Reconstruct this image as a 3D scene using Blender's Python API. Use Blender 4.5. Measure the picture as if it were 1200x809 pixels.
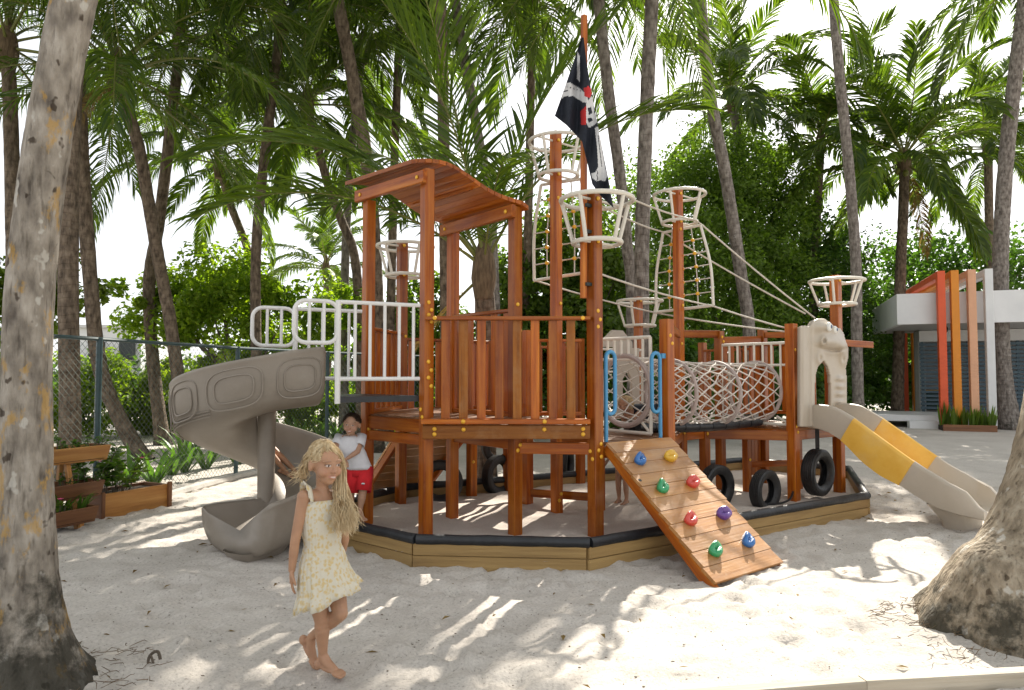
import bpy, bmesh, math, random
from mathutils import Vector, Matrix, noise, Quaternion
PI = math.pi
R = math.radians
sc = bpy.context.scene
for o in list(bpy.data.objects): bpy.data.objects.remove(o)
COL = sc.collection

# ------------------------------------------------------------------ camera
F = 800.0; CX = 600.0; CY = 404.5; CAMZ = 1.6
PITCH = math.atan(34.5 / F)
cam_d = bpy.data.cameras.new('camera'); cam = bpy.data.objects.new('camera', cam_d); COL.objects.link(cam)
cam_d.sensor_width = 36; cam_d.lens = 36 * F / 1200; cam_d.clip_start = .05; cam_d.clip_end = 2000
cam.location = (0, 0, CAMZ); cam.rotation_euler = (PI / 2 + PITCH, 0, 0)
sc.camera = cam
# ------------------------------------------------------------------ sky, sun, exposure
SUN_AZ = R(22); SUN_EL = R(38)            # azimuth measured from the view axis (+Y) towards +X
SUN_DIR = Vector((math.sin(SUN_AZ) * math.cos(SUN_EL), math.cos(SUN_AZ) * math.cos(SUN_EL), math.sin(SUN_EL)))
w = bpy.data.worlds.new('World'); sc.world = w; w.use_nodes = True
nt = w.node_tree; nt.nodes.clear()
sky = nt.nodes.new('ShaderNodeTexSky'); sky.sky_type = 'NISHITA'; sky.sun_disc = False
sky.sun_elevation = SUN_EL; sky.sun_rotation = SUN_AZ; sky.air_density = .6; sky.dust_density = 2.0; sky.ozone_density = .5
bg = nt.nodes.new('ShaderNodeBackground'); bg.inputs[1].default_value = .15
wo = nt.nodes.new('ShaderNodeOutputWorld')
hz = nt.nodes.new('ShaderNodeHueSaturation'); hz.inputs['Saturation'].default_value = .5      # thin bright haze: an even white veil over the whole sky
veil = nt.nodes.new('ShaderNodeMixRGB'); veil.inputs[0].default_value = .75; veil.inputs[2].default_value = (3.5, 3.54, 3.56, 1)
nt.links.new(sky.outputs[0], hz.inputs['Color']); nt.links.new(hz.outputs[0], veil.inputs[1]); nt.links.new(veil.outputs[0], bg.inputs[0]); nt.links.new(bg.outputs[0], wo.inputs[0])
sd = bpy.data.lights.new('sun', 'SUN'); sd.energy = 4.7; sd.angle = R(.5); sd.color = (1, .93, .82)
so = bpy.data.objects.new('sun', sd); COL.objects.link(so)
so.rotation_euler = SUN_DIR.to_track_quat('Z', 'Y').to_euler()
sc.view_settings.view_transform = 'Standard'; sc.view_settings.look = 'None'
sc.view_settings.exposure = 1.17; sc.view_settings.gamma = 1
sc.view_settings.use_curve_mapping = False

# ------------------------------------------------------------------ pixel helpers (photo pixels 1200 x 809)
def ray(px, py):
    xc = (px - CX) / F; yc = (CY - py) / F
    return Vector((xc, math.cos(PITCH) - yc * math.sin(PITCH), math.sin(PITCH) + yc * math.cos(PITCH)))
def P(px, py, Y):
    r = ray(px, py); return Vector((0, 0, CAMZ)) + r * (Y / r.y)
def G(px, py, z=0.0):
    r = ray(px, py); return Vector((0, 0, CAMZ)) + r * ((z - CAMZ) / r.z)

# ------------------------------------------------------------------ object helpers
W = {}
def reg(o, M=None, parent=None, label=None, cat=None, group=None, kind=None):
    M = M or Matrix.Identity(4)
    COL.objects.link(o); W[o.name] = M
    if parent is not None:
        o.parent = parent; o.matrix_parent_inverse = W[parent.name].inverted()
    o.matrix_basis = M
    if label: o['label'] = label
    if cat: o['category'] = cat
    if group: o['group'] = group
    if kind: o['kind'] = kind
    return o
def empty(name, loc, label, cat, group=None):
    o = bpy.data.objects.new(name, None); o.empty_display_size = .2
    return reg(o, Matrix.Translation(Vector(loc)), None, label, cat, group)
def mobj(name, me, parent=None, M=None, **k):
    return reg(bpy.data.objects.new(name, me), M, parent, **k)
def frame(z, x=None):
    z = Vector(z).normalized()
    x = Vector(x) if x is not None else (Vector((0, 0, 1)) if abs(z.z) < .9 else Vector((1, 0, 0)))
    x = (x - z * x.dot(z)); x.normalize(); y = z.cross(x)
    return Matrix((x, y, z)).transposed()

class MB:
    def __init__(s): s.v = []; s.f = []; s.m = []; s.mi = 0
    def add(s, vs, fs, mi=None):
        b = len(s.v); s.v.extend([tuple(q) for q in vs]); mi = s.mi if mi is None else mi
        for f in fs: s.f.append([i + b for i in f]); s.m.append(mi)
    def box(s, c, size, rot=None, mi=None):
        c = Vector(c); hx, hy, hz = [q / 2 for q in size]
        vs = [Vector((x, y, z)) for x in (-hx, hx) for y in (-hy, hy) for z in (-hz, hz)]
        if rot is not None: vs = [rot @ q for q in vs]
        s.add([q + c for q in vs], [(0, 1, 3, 2), (4, 6, 7, 5), (0, 4, 5, 1), (2, 3, 7, 6), (0, 2, 6, 4), (1, 5, 7, 3)], mi)
    def bar(s, p0, p1, wd, ht, up=(0, 0, 1), ch=.006, mi=None):
        p0 = Vector(p0); p1 = Vector(p1); Rm = frame(p1 - p0, up)
        s.ring_sweep([p0, p1], [Rm, Rm], chamfer(ht, wd, ch), True, mi)
    def ring_sweep(s, pts, frames, prof, caps=True, mi=None, scales=None, closed=False):
        n = len(prof); vs = []
        for i, (p, Rm) in enumerate(zip(pts, frames)):
            k = 1 if scales is None else scales[i]
            vs += [Vector(p) + Rm @ Vector((a * k, b * k, 0)) for a, b in prof]
        fs = []
        m = len(pts)
        for i in range(m if closed else m - 1):
            i2 = (i + 1) % m
            for j in range(n):
                j2 = (j + 1) % n
                fs.append((i * n + j, i * n + j2, i2 * n + j2, i2 * n + j))
        if caps and not closed:
            fs.append(tuple(range(n - 1, -1, -1))); fs.append(tuple((m - 1) * n + j for j in range(n)))
        s.add(vs, fs, mi)
    def tube(s, pts, rad, n=8, caps=True, mi=None, up=None, closed=False):
        pts = [Vector(q) for q in pts]; m = len(pts)
        rads = [rad] * m if isinstance(rad, (int, float)) else rad
        prof = [(math.cos(2 * PI * j / n), math.sin(2 * PI * j / n)) for j in range(n)]
        fr = []; x = up
        for i in range(m):
            if closed: t = pts[(i + 1) % m] - pts[i - 1]
            else: t = pts[min(i + 1, m - 1)] - pts[max(i - 1, 0)]
            if t.length < 1e-9: t = Vector((0, 0, 1))
            Rm = frame(t, x); fr.append(Rm); x = Rm.col[0]
        s.ring_sweep(pts, fr, prof, caps, mi, rads, closed)
    def lathe(s, prof, n=24, mi=None, M=None, closed=False):
        vs = []
        for r, z in prof:
            for j in range(n):
                a = 2 * PI * j / n; vs.append(Vector((r * math.cos(a), r * math.sin(a), z)))
        if M is not None: vs = [M @ q for q in vs]
        m = len(prof); fs = []
        for i in range(m if closed else m - 1):
            i2 = (i + 1) % m
            for j in range(n):
                j2 = (j + 1) % n
                fs.append((i * n + j, i * n + j2, i2 * n + j2, i2 * n + j))
        s.add(vs, fs, mi)
    def prism(s, poly, z0, z1, mi=None):
        n = len(poly)
        vs = [(a[0], a[1], z0) for a in poly] + [(a[0], a[1], z1) for a in poly]
        fs = [tuple(range(n - 1, -1, -1)), tuple(range(n, 2 * n))] + [(j, (j + 1) % n, n + (j + 1) % n, n + j) for j in range(n)]
        s.add(vs, fs, mi)
    def sphere(s, c, r, nu=10, nv=6, M=None, mi=None):
        c = Vector(c); vs = []; fs = []
        r = Vector((r, r, r)) if isinstance(r, (int, float)) else Vector(r)
        for i in range(1, nv):
            t = PI * i / nv
            for j in range(nu):
                a = 2 * PI * j / nu; q = Vector((r.x * math.sin(t) * math.cos(a), r.y * math.sin(t) * math.sin(a), r.z * math.cos(t)))
                vs.append(q)
        vs.append(Vector((0, 0, r.z))); vs.append(Vector((0, 0, -r.z)))
        if M is not None: vs = [M @ q for q in vs]
        vs = [q + c for q in vs]; T = len(vs) - 2; B = len(vs) - 1
        for i in range(nv - 2):
            for j in range(nu):
                j2 = (j + 1) % nu; fs.append((i * nu + j, (i + 1) * nu + j, (i + 1) * nu + j2, i * nu + j2))
        for j in range(nu):
            j2 = (j + 1) % nu; fs.append((T, j, j2)); fs.append((B, (nv - 2) * nu + j2, (nv - 2) * nu + j))
        s.add(vs, fs, mi)
    def mesh(s, name, mats, smooth=False):
        me = bpy.data.meshes.new(name); me.from_pydata(s.v, [], s.f)
        mats = mats if isinstance(mats, (list, tuple)) else [mats]
        for q in mats: me.materials.append(q)
        if len(mats) > 1: me.polygons.foreach_set('material_index', s.m)
        if smooth:
            me.polygons.foreach_set('use_smooth', [True] * len(me.polygons))
            if smooth != 'all': me.set_sharp_from_angle(angle=R(40))
        me.update(); return me
    def build(s, name, mats, parent=None, smooth=False, **k):
        return mobj(name, s.mesh(name, mats, smooth), parent, **k)

def chamfer(wd, ht, c):
    a = wd / 2; b = ht / 2; c = min(c, a * .45, b * .45)
    return [(a, -b + c), (a, b - c), (a - c, b), (-a + c, b), (-a, b - c), (-a, -b + c), (-a + c, -b), (a - c, -b)]
_tcache = {}
def timber(name, p0, p1, wd, ht, mat, parent, up=(0, 0, 1), ch=.006, **k):
    """one chamfered timber of its own: local Z along its length so that the grain follows it"""
    p0 = Vector(p0); p1 = Vector(p1); L = (p1 - p0).length
    key = (round(L, 3), round(wd, 4), round(ht, 4), ch, mat.name)
    if key not in _tcache:
        b = MB(); I = Matrix.Identity(3)
        b.ring_sweep([(0, 0, 0), (0, 0, L)], [I, I], chamfer(ht, wd, ch)); _tcache[key] = b.mesh(name, mat)
    Rm = frame(p1 - p0, up).to_4x4(); Rm.translation = p0
    return mobj(name, _tcache[key], parent, Rm, **k)
def catmull(pts, n=6):
    pts = [Vector(q) for q in pts]; out = []
    P4 = [pts[0] * 2 - pts[1]] + pts + [pts[-1] * 2 - pts[-2]]
    for i in range(1, len(P4) - 2):
        a, b, c, d = P4[i - 1:i + 3]
        for k in range(n):
            t = k / n
            out.append(.5 * ((2 * b) + (c - a) * t + (2 * a - 5 * b + 4 * c - d) * t * t + (3 * b - a - 3 * c + d) * t ** 3))
    out.append(pts[-1]); return out
def lerp(a, b, t): return a + (b - a) * t
def sstep(a, b, x):
    t = max(0, min(1, (x - a) / (b - a))); return t * t * (3 - 2 * t)
def inpoly(x, y, poly):
    c = False; n = len(poly); j = n - 1
    for i in range(n):
        xi, yi = poly[i][0], poly[i][1]; xj, yj = poly[j][0], poly[j][1]
        if (yi > y) != (yj > y) and x < (xj - xi) * (y - yi) / (yj - yi) + xi: c = not c
        j = i
    return c
def clip_half(poly, n, d):                      # keep points with n.p <= d
    out = []
    for i in range(len(poly)):
        a = poly[i]; b = poly[(i + 1) % len(poly)]; da = n.dot(a) - d; db = n.dot(b) - d
        if da <= 0: out.append(a)
        if (da < 0 < db) or (db < 0 < da): out.append(a + (b - a) * (da / (da - db)))
    return out

# ------------------------------------------------------------------ materials
def nodes(name):
    m = bpy.data.materials.new(name); m.use_nodes = True; t = m.node_tree
    return m, t, t.nodes['Principled BSDF']
def nd(t, typ, **k):
    n = t.nodes.new(typ)
    for a, b in k.items():
        if a.startswith('i_'): n.inputs[int(a[2:])].default_value = b
        else: setattr(n, a, b)
    return n
def ramp(t, stops):
    r = t.nodes.new('ShaderNodeValToRGB'); e = r.color_ramp.elements
    while len(e) < len(stops): e.new(.5)
    for q, (p, c) in zip(e, stops): q.position = p; q.color = (*c, 1)
    return r
def setp(b, **k):
    names = dict(rough='Roughness', coat='Coat Weight', coatr='Coat Roughness', spec='Specular IOR Level', metal='Metallic', sss='Subsurface Weight', sheen='Sheen Weight', trans='Transmission Weight')
    for a, v in k.items(): b.inputs[names[a]].default_value = v
def mat_noise(name, stops, scale=5, stretch=(1, 1, 1), bump=0, bscale=None, rnd=0, detail=5, coord='Object', wear=None, wamt=.5, wscale=2.5, **k):
    m, t, b = nodes(name); setp(b, **k)
    tc = nd(t, 'ShaderNodeTexCoord'); mp = nd(t, 'ShaderNodeMapping'); mp.inputs['Scale'].default_value = stretch
    t.links.new(tc.outputs[coord], mp.inputs[0])
    oi = nd(t, 'ShaderNodeObjectInfo')
    ml = nd(t, 'ShaderNodeVectorMath', operation='MULTIPLY'); ml.inputs[1].default_value = (37, 53, 91)
    cx = nd(t, 'ShaderNodeCombineXYZ')
    for i in range(3): t.links.new(oi.outputs['Random'], cx.inputs[i])
    t.links.new(cx.outputs[0], ml.inputs[0]); t.links.new(ml.outputs[0], mp.inputs['Location'])
    n = nd(t, 'ShaderNodeTexNoise'); n.inputs['Scale'].default_value = scale; n.inputs['Detail'].default_value = detail; n.inputs['Roughness'].default_value = .6
    t.links.new(mp.outputs[0], n.inputs['Vector'])
    r = ramp(t, stops); t.links.new(n.outputs['Fac'], r.inputs[0]); col = r.outputs[0]
    if rnd:
        hs = nd(t, 'ShaderNodeHueSaturation'); mr = nd(t, 'ShaderNodeMapRange')
        mr.inputs[3].default_value = 1 - rnd; mr.inputs[4].default_value = 1 + rnd
        t.links.new(oi.outputs['Random'], mr.inputs[0]); t.links.new(mr.outputs[0], hs.inputs['Value']); t.links.new(col, hs.inputs['Color']); col = hs.outputs[0]
    if wear:                                             # rubbed, faded patches and fine scuffs with an outline of their own
        m2 = nd(t, 'ShaderNodeMapping'); t.links.new(tc.outputs[coord], m2.inputs[0]); t.links.new(ml.outputs[0], m2.inputs['Location'])
        nw = nd(t, 'ShaderNodeTexNoise'); nw.inputs['Scale'].default_value = wscale; nw.inputs['Detail'].default_value = 9; nw.inputs['Roughness'].default_value = .72; t.links.new(m2.outputs[0], nw.inputs['Vector'])
        rw = ramp(t, [(.48, (0, 0, 0)), (.72, (1, 1, 1))]); t.links.new(nw.outputs['Fac'], rw.inputs[0]); mw = nd(t, 'ShaderNodeMath', operation='MULTIPLY'); mw.inputs[1].default_value = wamt; t.links.new(rw.outputs[0], mw.inputs[0])
        xw = nd(t, 'ShaderNodeMixRGB'); xw.inputs[2].default_value = (*wear, 1); t.links.new(mw.outputs[0], xw.inputs[0]); t.links.new(col, xw.inputs[1]); col = xw.outputs[0]
        rr_ = nd(t, 'ShaderNodeMapRange'); rr_.inputs[3].default_value = k.get('rough', .5); rr_.inputs[4].default_value = min(1, k.get('rough', .5) + .3); t.links.new(mw.outputs[0], rr_.inputs[0]); t.links.new(rr_.outputs[0], b.inputs['Roughness'])
    t.links.new(col, b.inputs['Base Color'])
    if bump:
        n2 = nd(t, 'ShaderNodeTexNoise'); n2.inputs['Scale'].default_value = bscale or scale * 2; n2.inputs['Detail'].default_value = 4
        t.links.new(mp.outputs[0], n2.inputs['Vector'])
        bp = nd(t, 'ShaderNodeBump'); bp.inputs['Strength'].default_value = bump; bp.inputs['Distance'].default_value = .02
        t.links.new(n2.outputs['Fac'], bp.inputs['Height']); t.links.new(bp.outputs[0], b.inputs['Normal'])
    return m
def mat_plain(name, c, var=.06, scale=6, bump=0, **k):
    return mat_noise(name, [(.3, [q * (1 - var) for q in c]), (.7, [min(1, q * (1 + var)) for q in c])], scale, bump=bump, bscale=scale * 6, **k)
def mat_leaf(name, c1, c2, tr=.45, trc=None, rough=.45, scale=1.6):
    m, t, b = nodes(name); setp(b, rough=rough, spec=.4)
    ge = nd(t, 'ShaderNodeNewGeometry'); tc = nd(t, 'ShaderNodeTexCoord'); oi = nd(t, 'ShaderNodeObjectInfo')
    n = nd(t, 'ShaderNodeTexNoise'); n.inputs['Scale'].default_value = scale; t.links.new(tc.outputs['Object'], n.inputs['Vector'])
    ad = nd(t, 'ShaderNodeMath', operation='ADD'); t.links.new(ge.outputs['Random Per Island'], ad.inputs[0]); t.links.new(n.outputs['Fac'], ad.inputs[1])
    a2 = nd(t, 'ShaderNodeMath', operation='MULTIPLY_ADD'); a2.inputs[1].default_value = .5; a2.inputs[2].default_value = 0
    t.links.new(ad.outputs[0], a2.inputs[0])
    r = ramp(t, [(.2, c1), (.8, c2)]); t.links.new(a2.outputs[0], r.inputs[0])
    hs = nd(t, 'ShaderNodeHueSaturation'); mr = nd(t, 'ShaderNodeMapRange'); mr.inputs[3].default_value = .75; mr.inputs[4].default_value = 1.2
    t.links.new(oi.outputs['Random'], mr.inputs[0]); t.links.new(mr.outputs[0], hs.inputs['Value']); t.links.new(r.outputs[0], hs.inputs['Color'])
    t.links.new(hs.outputs[0], b.inputs['Base Color'])
    tl = nd(t, 'ShaderNodeBsdfTranslucent'); mx = nd(t, 'ShaderNodeMixRGB', blend_type='MULTIPLY'); mx.inputs[0].default_value = 1
    mx.inputs[2].default_value = (*(trc or (1.6, 1.9, .7)), 1)
    t.links.new(hs.outputs[0], mx.inputs[1]); t.links.new(mx.outputs[0], tl.inputs[0])
    ms = nd(t, 'ShaderNodeMixShader'); ms.inputs[0].default_value = tr
    out = t.nodes['Material Output']
    t.links.new(b.outputs[0], ms.inputs[1]); t.links.new(tl.outputs[0], ms.inputs[2]); t.links.new(ms.outputs[0], out.inputs[0])
    return m

M_wood = mat_noise('varnished_wood', [(.25, (.16, .025, .0018)), (.5, (.34, .082, .0055)), (.78, (.52, .175, .013))], 2.2, (9, 9, .55), bump=.12, bscale=5, rnd=.28, rough=.32, coat=.25, coatr=.12, spec=.25, wear=(.42, .155, .032), wamt=.4, wscale=3)
M_woodw = mat_noise('weathered_wood', [(.25, (.15, .044, .005)), (.5, (.27, .090, .011)), (.78, (.39, .15, .022))], 2.2, (9, 9, .55), bump=.2, bscale=6, rnd=.22, rough=.5, coat=.08, coatr=.3, spec=.25, wear=(.36, .22, .11), wamt=.5, wscale=3)
M_ramp = mat_noise('ramp_wood', wear=(.50, .36, .24), wamt=.55, wscale=2.5, stops=[(.25, (.24, .10, .026)), (.5, (.38, .17, .042)), (.78, (.50, .25, .075))], scale=1.7, stretch=(9, 9, .6), bump=.15, bscale=6, rnd=.16, rough=.42, coat=.3, coatr=.25)
M_deck = mat_noise('deck_wood', [(.25, (.15, .055, .018)), (.6, (.25, .11, .04)), (.8, (.34, .18, .085))], 2, (9, 9, .6), bump=.2, bscale=6, rnd=.22, rough=.5, coat=.1)
M_pine = mat_noise('treated_pine', [(.2, (.15, .085, .028)), (.5, (.31, .195, .07)), (.8, (.44, .29, .11))], 1.6, (8, 8, .5), bump=.3, bscale=7, rnd=.14, rough=.7)
M_pale = mat_noise('bleached_timber', [(.2, (.26, .22, .16)), (.5, (.40, .35, .27)), (.8, (.52, .47, .38))], 1.6, (8, 8, .5), bump=.3, bscale=7, rnd=.1, rough=.8)
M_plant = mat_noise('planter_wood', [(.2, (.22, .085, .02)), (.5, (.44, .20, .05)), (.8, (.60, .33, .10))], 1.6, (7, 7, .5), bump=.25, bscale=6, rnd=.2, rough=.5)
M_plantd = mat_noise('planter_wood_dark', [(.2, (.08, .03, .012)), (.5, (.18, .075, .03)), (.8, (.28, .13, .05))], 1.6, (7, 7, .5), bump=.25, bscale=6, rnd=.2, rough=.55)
M_white = mat_plain('white_painted_metal', (.74, .73, .70), .05, 8, rough=.38, coat=.2)
M_cream = mat_plain('cream_painted_metal', (.70, .66, .57), .06, 8, rough=.42)
M_blue = mat_plain('blue_painted_metal', (.05, .27, .50), .08, 8, rough=.35, coat=.3)
M_yellow = mat_plain('yellow_plastic', (.80, .43, .03), .08, 8, rough=.35)
M_slidey = mat_noise('yellow_slide_plastic', [(.3, (.74, .40, .05)), (.7, (.82, .50, .09))], 5, wear=(.72, .50, .22), wamt=.45, wscale=3, bump=.05, bscale=30, rough=.32)
M_grey = mat_noise('grey_brown_plastic', [(.3, (.23, .195, .155)), (.7, (.28, .24, .195))], 3, wear=(.36, .32, .27), wamt=.4, wscale=2, bump=.06, bscale=60, rough=.42)
M_tan = mat_noise('tan_plastic', [(.3, (.44, .38, .30)), (.7, (.50, .44, .36))], 3, wear=(.34, .29, .23), wamt=.45, wscale=3, bump=.06, bscale=60, rough=.42)
M_pad = mat_noise('black_padding', [(.3, (.008, .009, .011)), (.7, (.022, .024, .028))], 6, bump=.35, bscale=14, rough=.42)
M_tyre = mat_noise('tyre_rubber', [(.3, (.010, .010, .011)), (.75, (.035, .034, .033))], 9, bump=.25, bscale=40, rough=.5)
M_rope = mat_noise('cream_rope', [(.3, (.48, .43, .36)), (.7, (.66, .61, .53))], 30, bump=.4, bscale=90, rough=.8)
M_net = mat_noise('net_rope', [(.3, (.50, .44, .38)), (.7, (.68, .62, .56))], 20, bump=.3, bscale=80, rough=.8)
M_mauve = mat_plain('tunnel_hoop_sleeve', (.40, .33, .30), .1, 14, bump=.1, rough=.7)
M_navy = mat_noise('navy_flag_cloth', [(.3, (.006, .009, .017)), (.7, (.014, .018, .030))], 60, rough=.85)
M_flagw = mat_plain('white_flag_print', (.60, .60, .60), .08, 30, rough=.85)
M_flagr = mat_plain('red_flag_print', (.48, .02, .02), .08, 30, rough=.85)
M_dark = mat_plain('dark_metal', (.02, .028, .028), .2, 8, rough=.5)
M_fence = mat_plain('green_fence_paint', (.022, .055, .06), .25, 10, rough=.45, coat=.2)
M_wire = mat_plain('fence_wire', (.10, .12, .10), .2, 20, rough=.5, metal=.3)
M_conc = mat_noise('concrete', [(.3, (.36, .34, .31)), (.7, (.52, .50, .46))], 7, bump=.3, bscale=40, rough=.9)
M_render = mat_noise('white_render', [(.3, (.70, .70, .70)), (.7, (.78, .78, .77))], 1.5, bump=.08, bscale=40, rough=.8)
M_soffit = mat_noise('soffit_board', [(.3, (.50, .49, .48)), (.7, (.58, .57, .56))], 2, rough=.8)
M_soil = mat_noise('soil', [(.3, (.02, .014, .009)), (.7, (.06, .042, .028))], 30, bump=.8, bscale=60, rough=1)
M_fr_red = mat_plain('red_orange_paint', (.72, .10, .025), .06, 3, rough=.5)
M_fr_or = mat_plain('orange_paint', (.72, .25, .015), .06, 3, rough=.5)
M_fr_pe = mat_plain('peach_paint', (.72, .38, .22), .06, 3, rough=.5)
M_slat = mat_noise('blue_grey_slat', [(.3, (.075, .125, .165)), (.7, (.11, .17, .21))], 3, (1, 1, 6), rough=.6)
M_binm = mat_plain('green_bin_plastic', (.012, .05, .02), .15, 8, rough=.5)
# foliage
M_frond = mat_leaf('palm_leaflet', (.036, .074, .011), (.115, .170, .022), .5, (1.75, 1.8, .5), .38)
M_frondd = mat_leaf('dry_palm_leaflet', (.16, .10, .035), (.26, .19, .07), .4, (1.3, 1.2, .8), .6)
M_rachis = mat_plain('palm_rachis', (.16, .17, .035), .2, 4, rough=.5)
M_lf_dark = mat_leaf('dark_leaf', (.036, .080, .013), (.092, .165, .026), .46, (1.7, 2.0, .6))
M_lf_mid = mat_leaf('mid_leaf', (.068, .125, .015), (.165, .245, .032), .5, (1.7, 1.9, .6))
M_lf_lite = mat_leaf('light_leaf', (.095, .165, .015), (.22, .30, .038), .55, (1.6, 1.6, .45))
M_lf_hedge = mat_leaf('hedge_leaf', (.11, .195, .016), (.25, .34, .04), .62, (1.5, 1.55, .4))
M_strap = mat_leaf('strap_leaf', (.045, .11, .015), (.11, .20, .035), .42, (1.6, 1.8, .6), .4)
M_bark = mat_noise('grey_bark', [(.3, (.07, .055, .04)), (.7, (.18, .145, .11))], 7, (3, 3, .6), bump=.6, bscale=12, rough=.9)
M_pink = mat_plain('pink_petal', (.65, .10, .22), .1, 8, rough=.6)

def trunk_mat(name, dark, mid, lite, patch, pamt, moss=0.0, ring=.5, rsc=3.1, pits=0.0):
    """ringed coconut bark with leaf scars, vertical cracks, lichen patches and a dark mossy foot (all part of the bark itself)"""
    m, t, b = nodes(name); setp(b, rough=.85, spec=.25)
    tc = nd(t, 'ShaderNodeTexCoord'); L = t.links.new
    n1 = nd(t, 'ShaderNodeTexNoise'); n1.inputs['Scale'].default_value = 3.0; n1.inputs['Detail'].default_value = 6
    mp = nd(t, 'ShaderNodeMapping'); mp.inputs['Scale'].default_value = (5, 5, 2.2); L(tc.outputs['Object'], mp.inputs[0]); L(mp.outputs[0], n1.inputs['Vector'])
    r1 = ramp(t, [(.28, dark), (.5, mid), (.75, lite)]); L(n1.outputs['Fac'], r1.inputs[0])
    wv = nd(t, 'ShaderNodeTexWave', wave_type='BANDS', bands_direction='Z', wave_profile='SAW'); wv.inputs['Scale'].default_value = rsc; wv.inputs['Distortion'].default_value = 5.5; wv.inputs['Detail'].default_value = 2; wv.inputs['Detail Scale'].default_value = .8
    L(tc.outputs['Object'], wv.inputs['Vector'])
    rw = ramp(t, [(0, [1 - .65 * min(1, ring * 1.4)] * 3), (.12, (.95, .95, .95)), (1, (1.0, 1.0, 1.0))]); L(wv.outputs['Fac'], rw.inputs[0])
    mx = nd(t, 'ShaderNodeMixRGB', blend_type='MULTIPLY'); mx.inputs[0].default_value = ring; L(r1.outputs[0], mx.inputs[1]); L(rw.outputs[0], mx.inputs[2])
    ncr = nd(t, 'ShaderNodeTexNoise'); ncr.inputs['Scale'].default_value = 9; ncr.inputs['Detail'].default_value = 4
    mc = nd(t, 'ShaderNodeMapping'); mc.inputs['Scale'].default_value = (5, 5, .8); L(tc.outputs['Object'], mc.inputs[0]); L(mc.outputs[0], ncr.inputs['Vector'])
    rc = ramp(t, [(.30, (.42, .40, .38)), (.45, (1, 1, 1))]); L(ncr.outputs['Fac'], rc.inputs[0])
    mx2 = nd(t, 'ShaderNodeMixRGB', blend_type='MULTIPLY'); mx2.inputs[0].default_value = .8; L(mx.outputs[0], mx2.inputs[1]); L(rc.outputs[0], mx2.inputs[2])
    n3 = nd(t, 'ShaderNodeTexNoise'); n3.inputs['Scale'].default_value = 2.6; n3.inputs['Detail'].default_value = 5; n3.inputs['Roughness'].default_value = .7
    m3 = nd(t, 'ShaderNodeMapping'); m3.inputs['Scale'].default_value = (2.5, 2.5, 1.3); m3.inputs['Location'].default_value = (7, 3, 1); L(tc.outputs['Object'], m3.inputs[0]); L(m3.outputs[0], n3.inputs['Vector'])
    r3 = ramp(t, [(.60 - pamt, (0, 0, 0)), (.66 - pamt, (1, 1, 1))]); L(n3.outputs['Fac'], r3.inputs[0])
    mx3 = nd(t, 'ShaderNodeMixRGB'); mx3.inputs[2].default_value = (*patch, 1); 
    mm = nd(t, 'ShaderNodeMath', operation='MULTIPLY'); mm.inputs[1].default_value = .6; L(r3.outputs[0], mm.inputs[0]); L(mm.outputs[0], mx3.inputs[0]); L(mx2.outputs[0], mx3.inputs[1])
    col = mx3.outputs[0]
    if pits:
        n6 = nd(t, 'ShaderNodeTexNoise'); n6.inputs['Scale'].default_value = 7; n6.inputs['Detail'].default_value = 2; m6 = nd(t, 'ShaderNodeMapping'); m6.inputs['Scale'].default_value = (2.2, 2.2, 1.5); L(tc.outputs['Object'], m6.inputs[0]); L(m6.outputs[0], n6.inputs['Vector'])
        r6 = ramp(t, [(.30, (.16, .12, .09)), (.345, (1, 1, 1))]); L(n6.outputs['Fac'], r6.inputs[0]); mx6 = nd(t, 'ShaderNodeMixRGB', blend_type='MULTIPLY'); mx6.inputs[0].default_value = pits; L(col, mx6.inputs[1]); L(r6.outputs[0], mx6.inputs[2]); col = mx6.outputs[0]
        n7 = nd(t, 'ShaderNodeTexNoise'); n7.inputs['Scale'].default_value = 5; n7.inputs['Detail'].default_value = 3; m7 = nd(t, 'ShaderNodeMapping'); m7.inputs['Scale'].default_value = (2, 2, 1.4); m7.inputs['Location'].default_value = (3, 9, 4); L(tc.outputs['Object'], m7.inputs[0]); L(m7.outputs[0], n7.inputs['Vector'])
        r7 = ramp(t, [(.63, (0, 0, 0)), (.67, (1, 1, 1))]); L(n7.outputs['Fac'], r7.inputs[0]); mx7 = nd(t, 'ShaderNodeMixRGB'); mx7.inputs[2].default_value = (.50, .47, .41, 1); mm7 = nd(t, 'ShaderNodeMath', operation='MULTIPLY'); mm7.inputs[1].default_value = .8; L(r7.outputs[0], mm7.inputs[0]); L(mm7.outputs[0], mx7.inputs[0]); L(col, mx7.inputs[1]); col = mx7.outputs[0]
    if moss:
        sp = nd(t, 'ShaderNodeSeparateXYZ'); L(tc.outputs['Object'], sp.inputs[0])
        n4 = nd(t, 'ShaderNodeTexNoise'); n4.inputs['Scale'].default_value = 5; n4.inputs['Detail'].default_value = 6; n4.inputs['Roughness'].default_value = .7; L(tc.outputs['Object'], n4.inputs['Vector'])
        ma = nd(t, 'ShaderNodeMath', operation='MULTIPLY_ADD'); ma.inputs[1].default_value = -1.0; ma.inputs[2].default_value = moss; L(sp.outputs['Z'], ma.inputs[0])
        mb = nd(t, 'ShaderNodeMath', operation='MULTIPLY_ADD'); mb.inputs[1].default_value = 2.4; mb.inputs[2].default_value = -1.2; L(n4.outputs['Fac'], mb.inputs[0])
        mc2 = nd(t, 'ShaderNodeMath', operation='ADD'); L(ma.outputs[0], mc2.inputs[0]); L(mb.outputs[0], mc2.inputs[1])
        r4 = ramp(t, [(.0, (0, 0, 0)), (.4, (1, 1, 1))]); L(mc2.outputs[0], r4.inputs[0])
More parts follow.
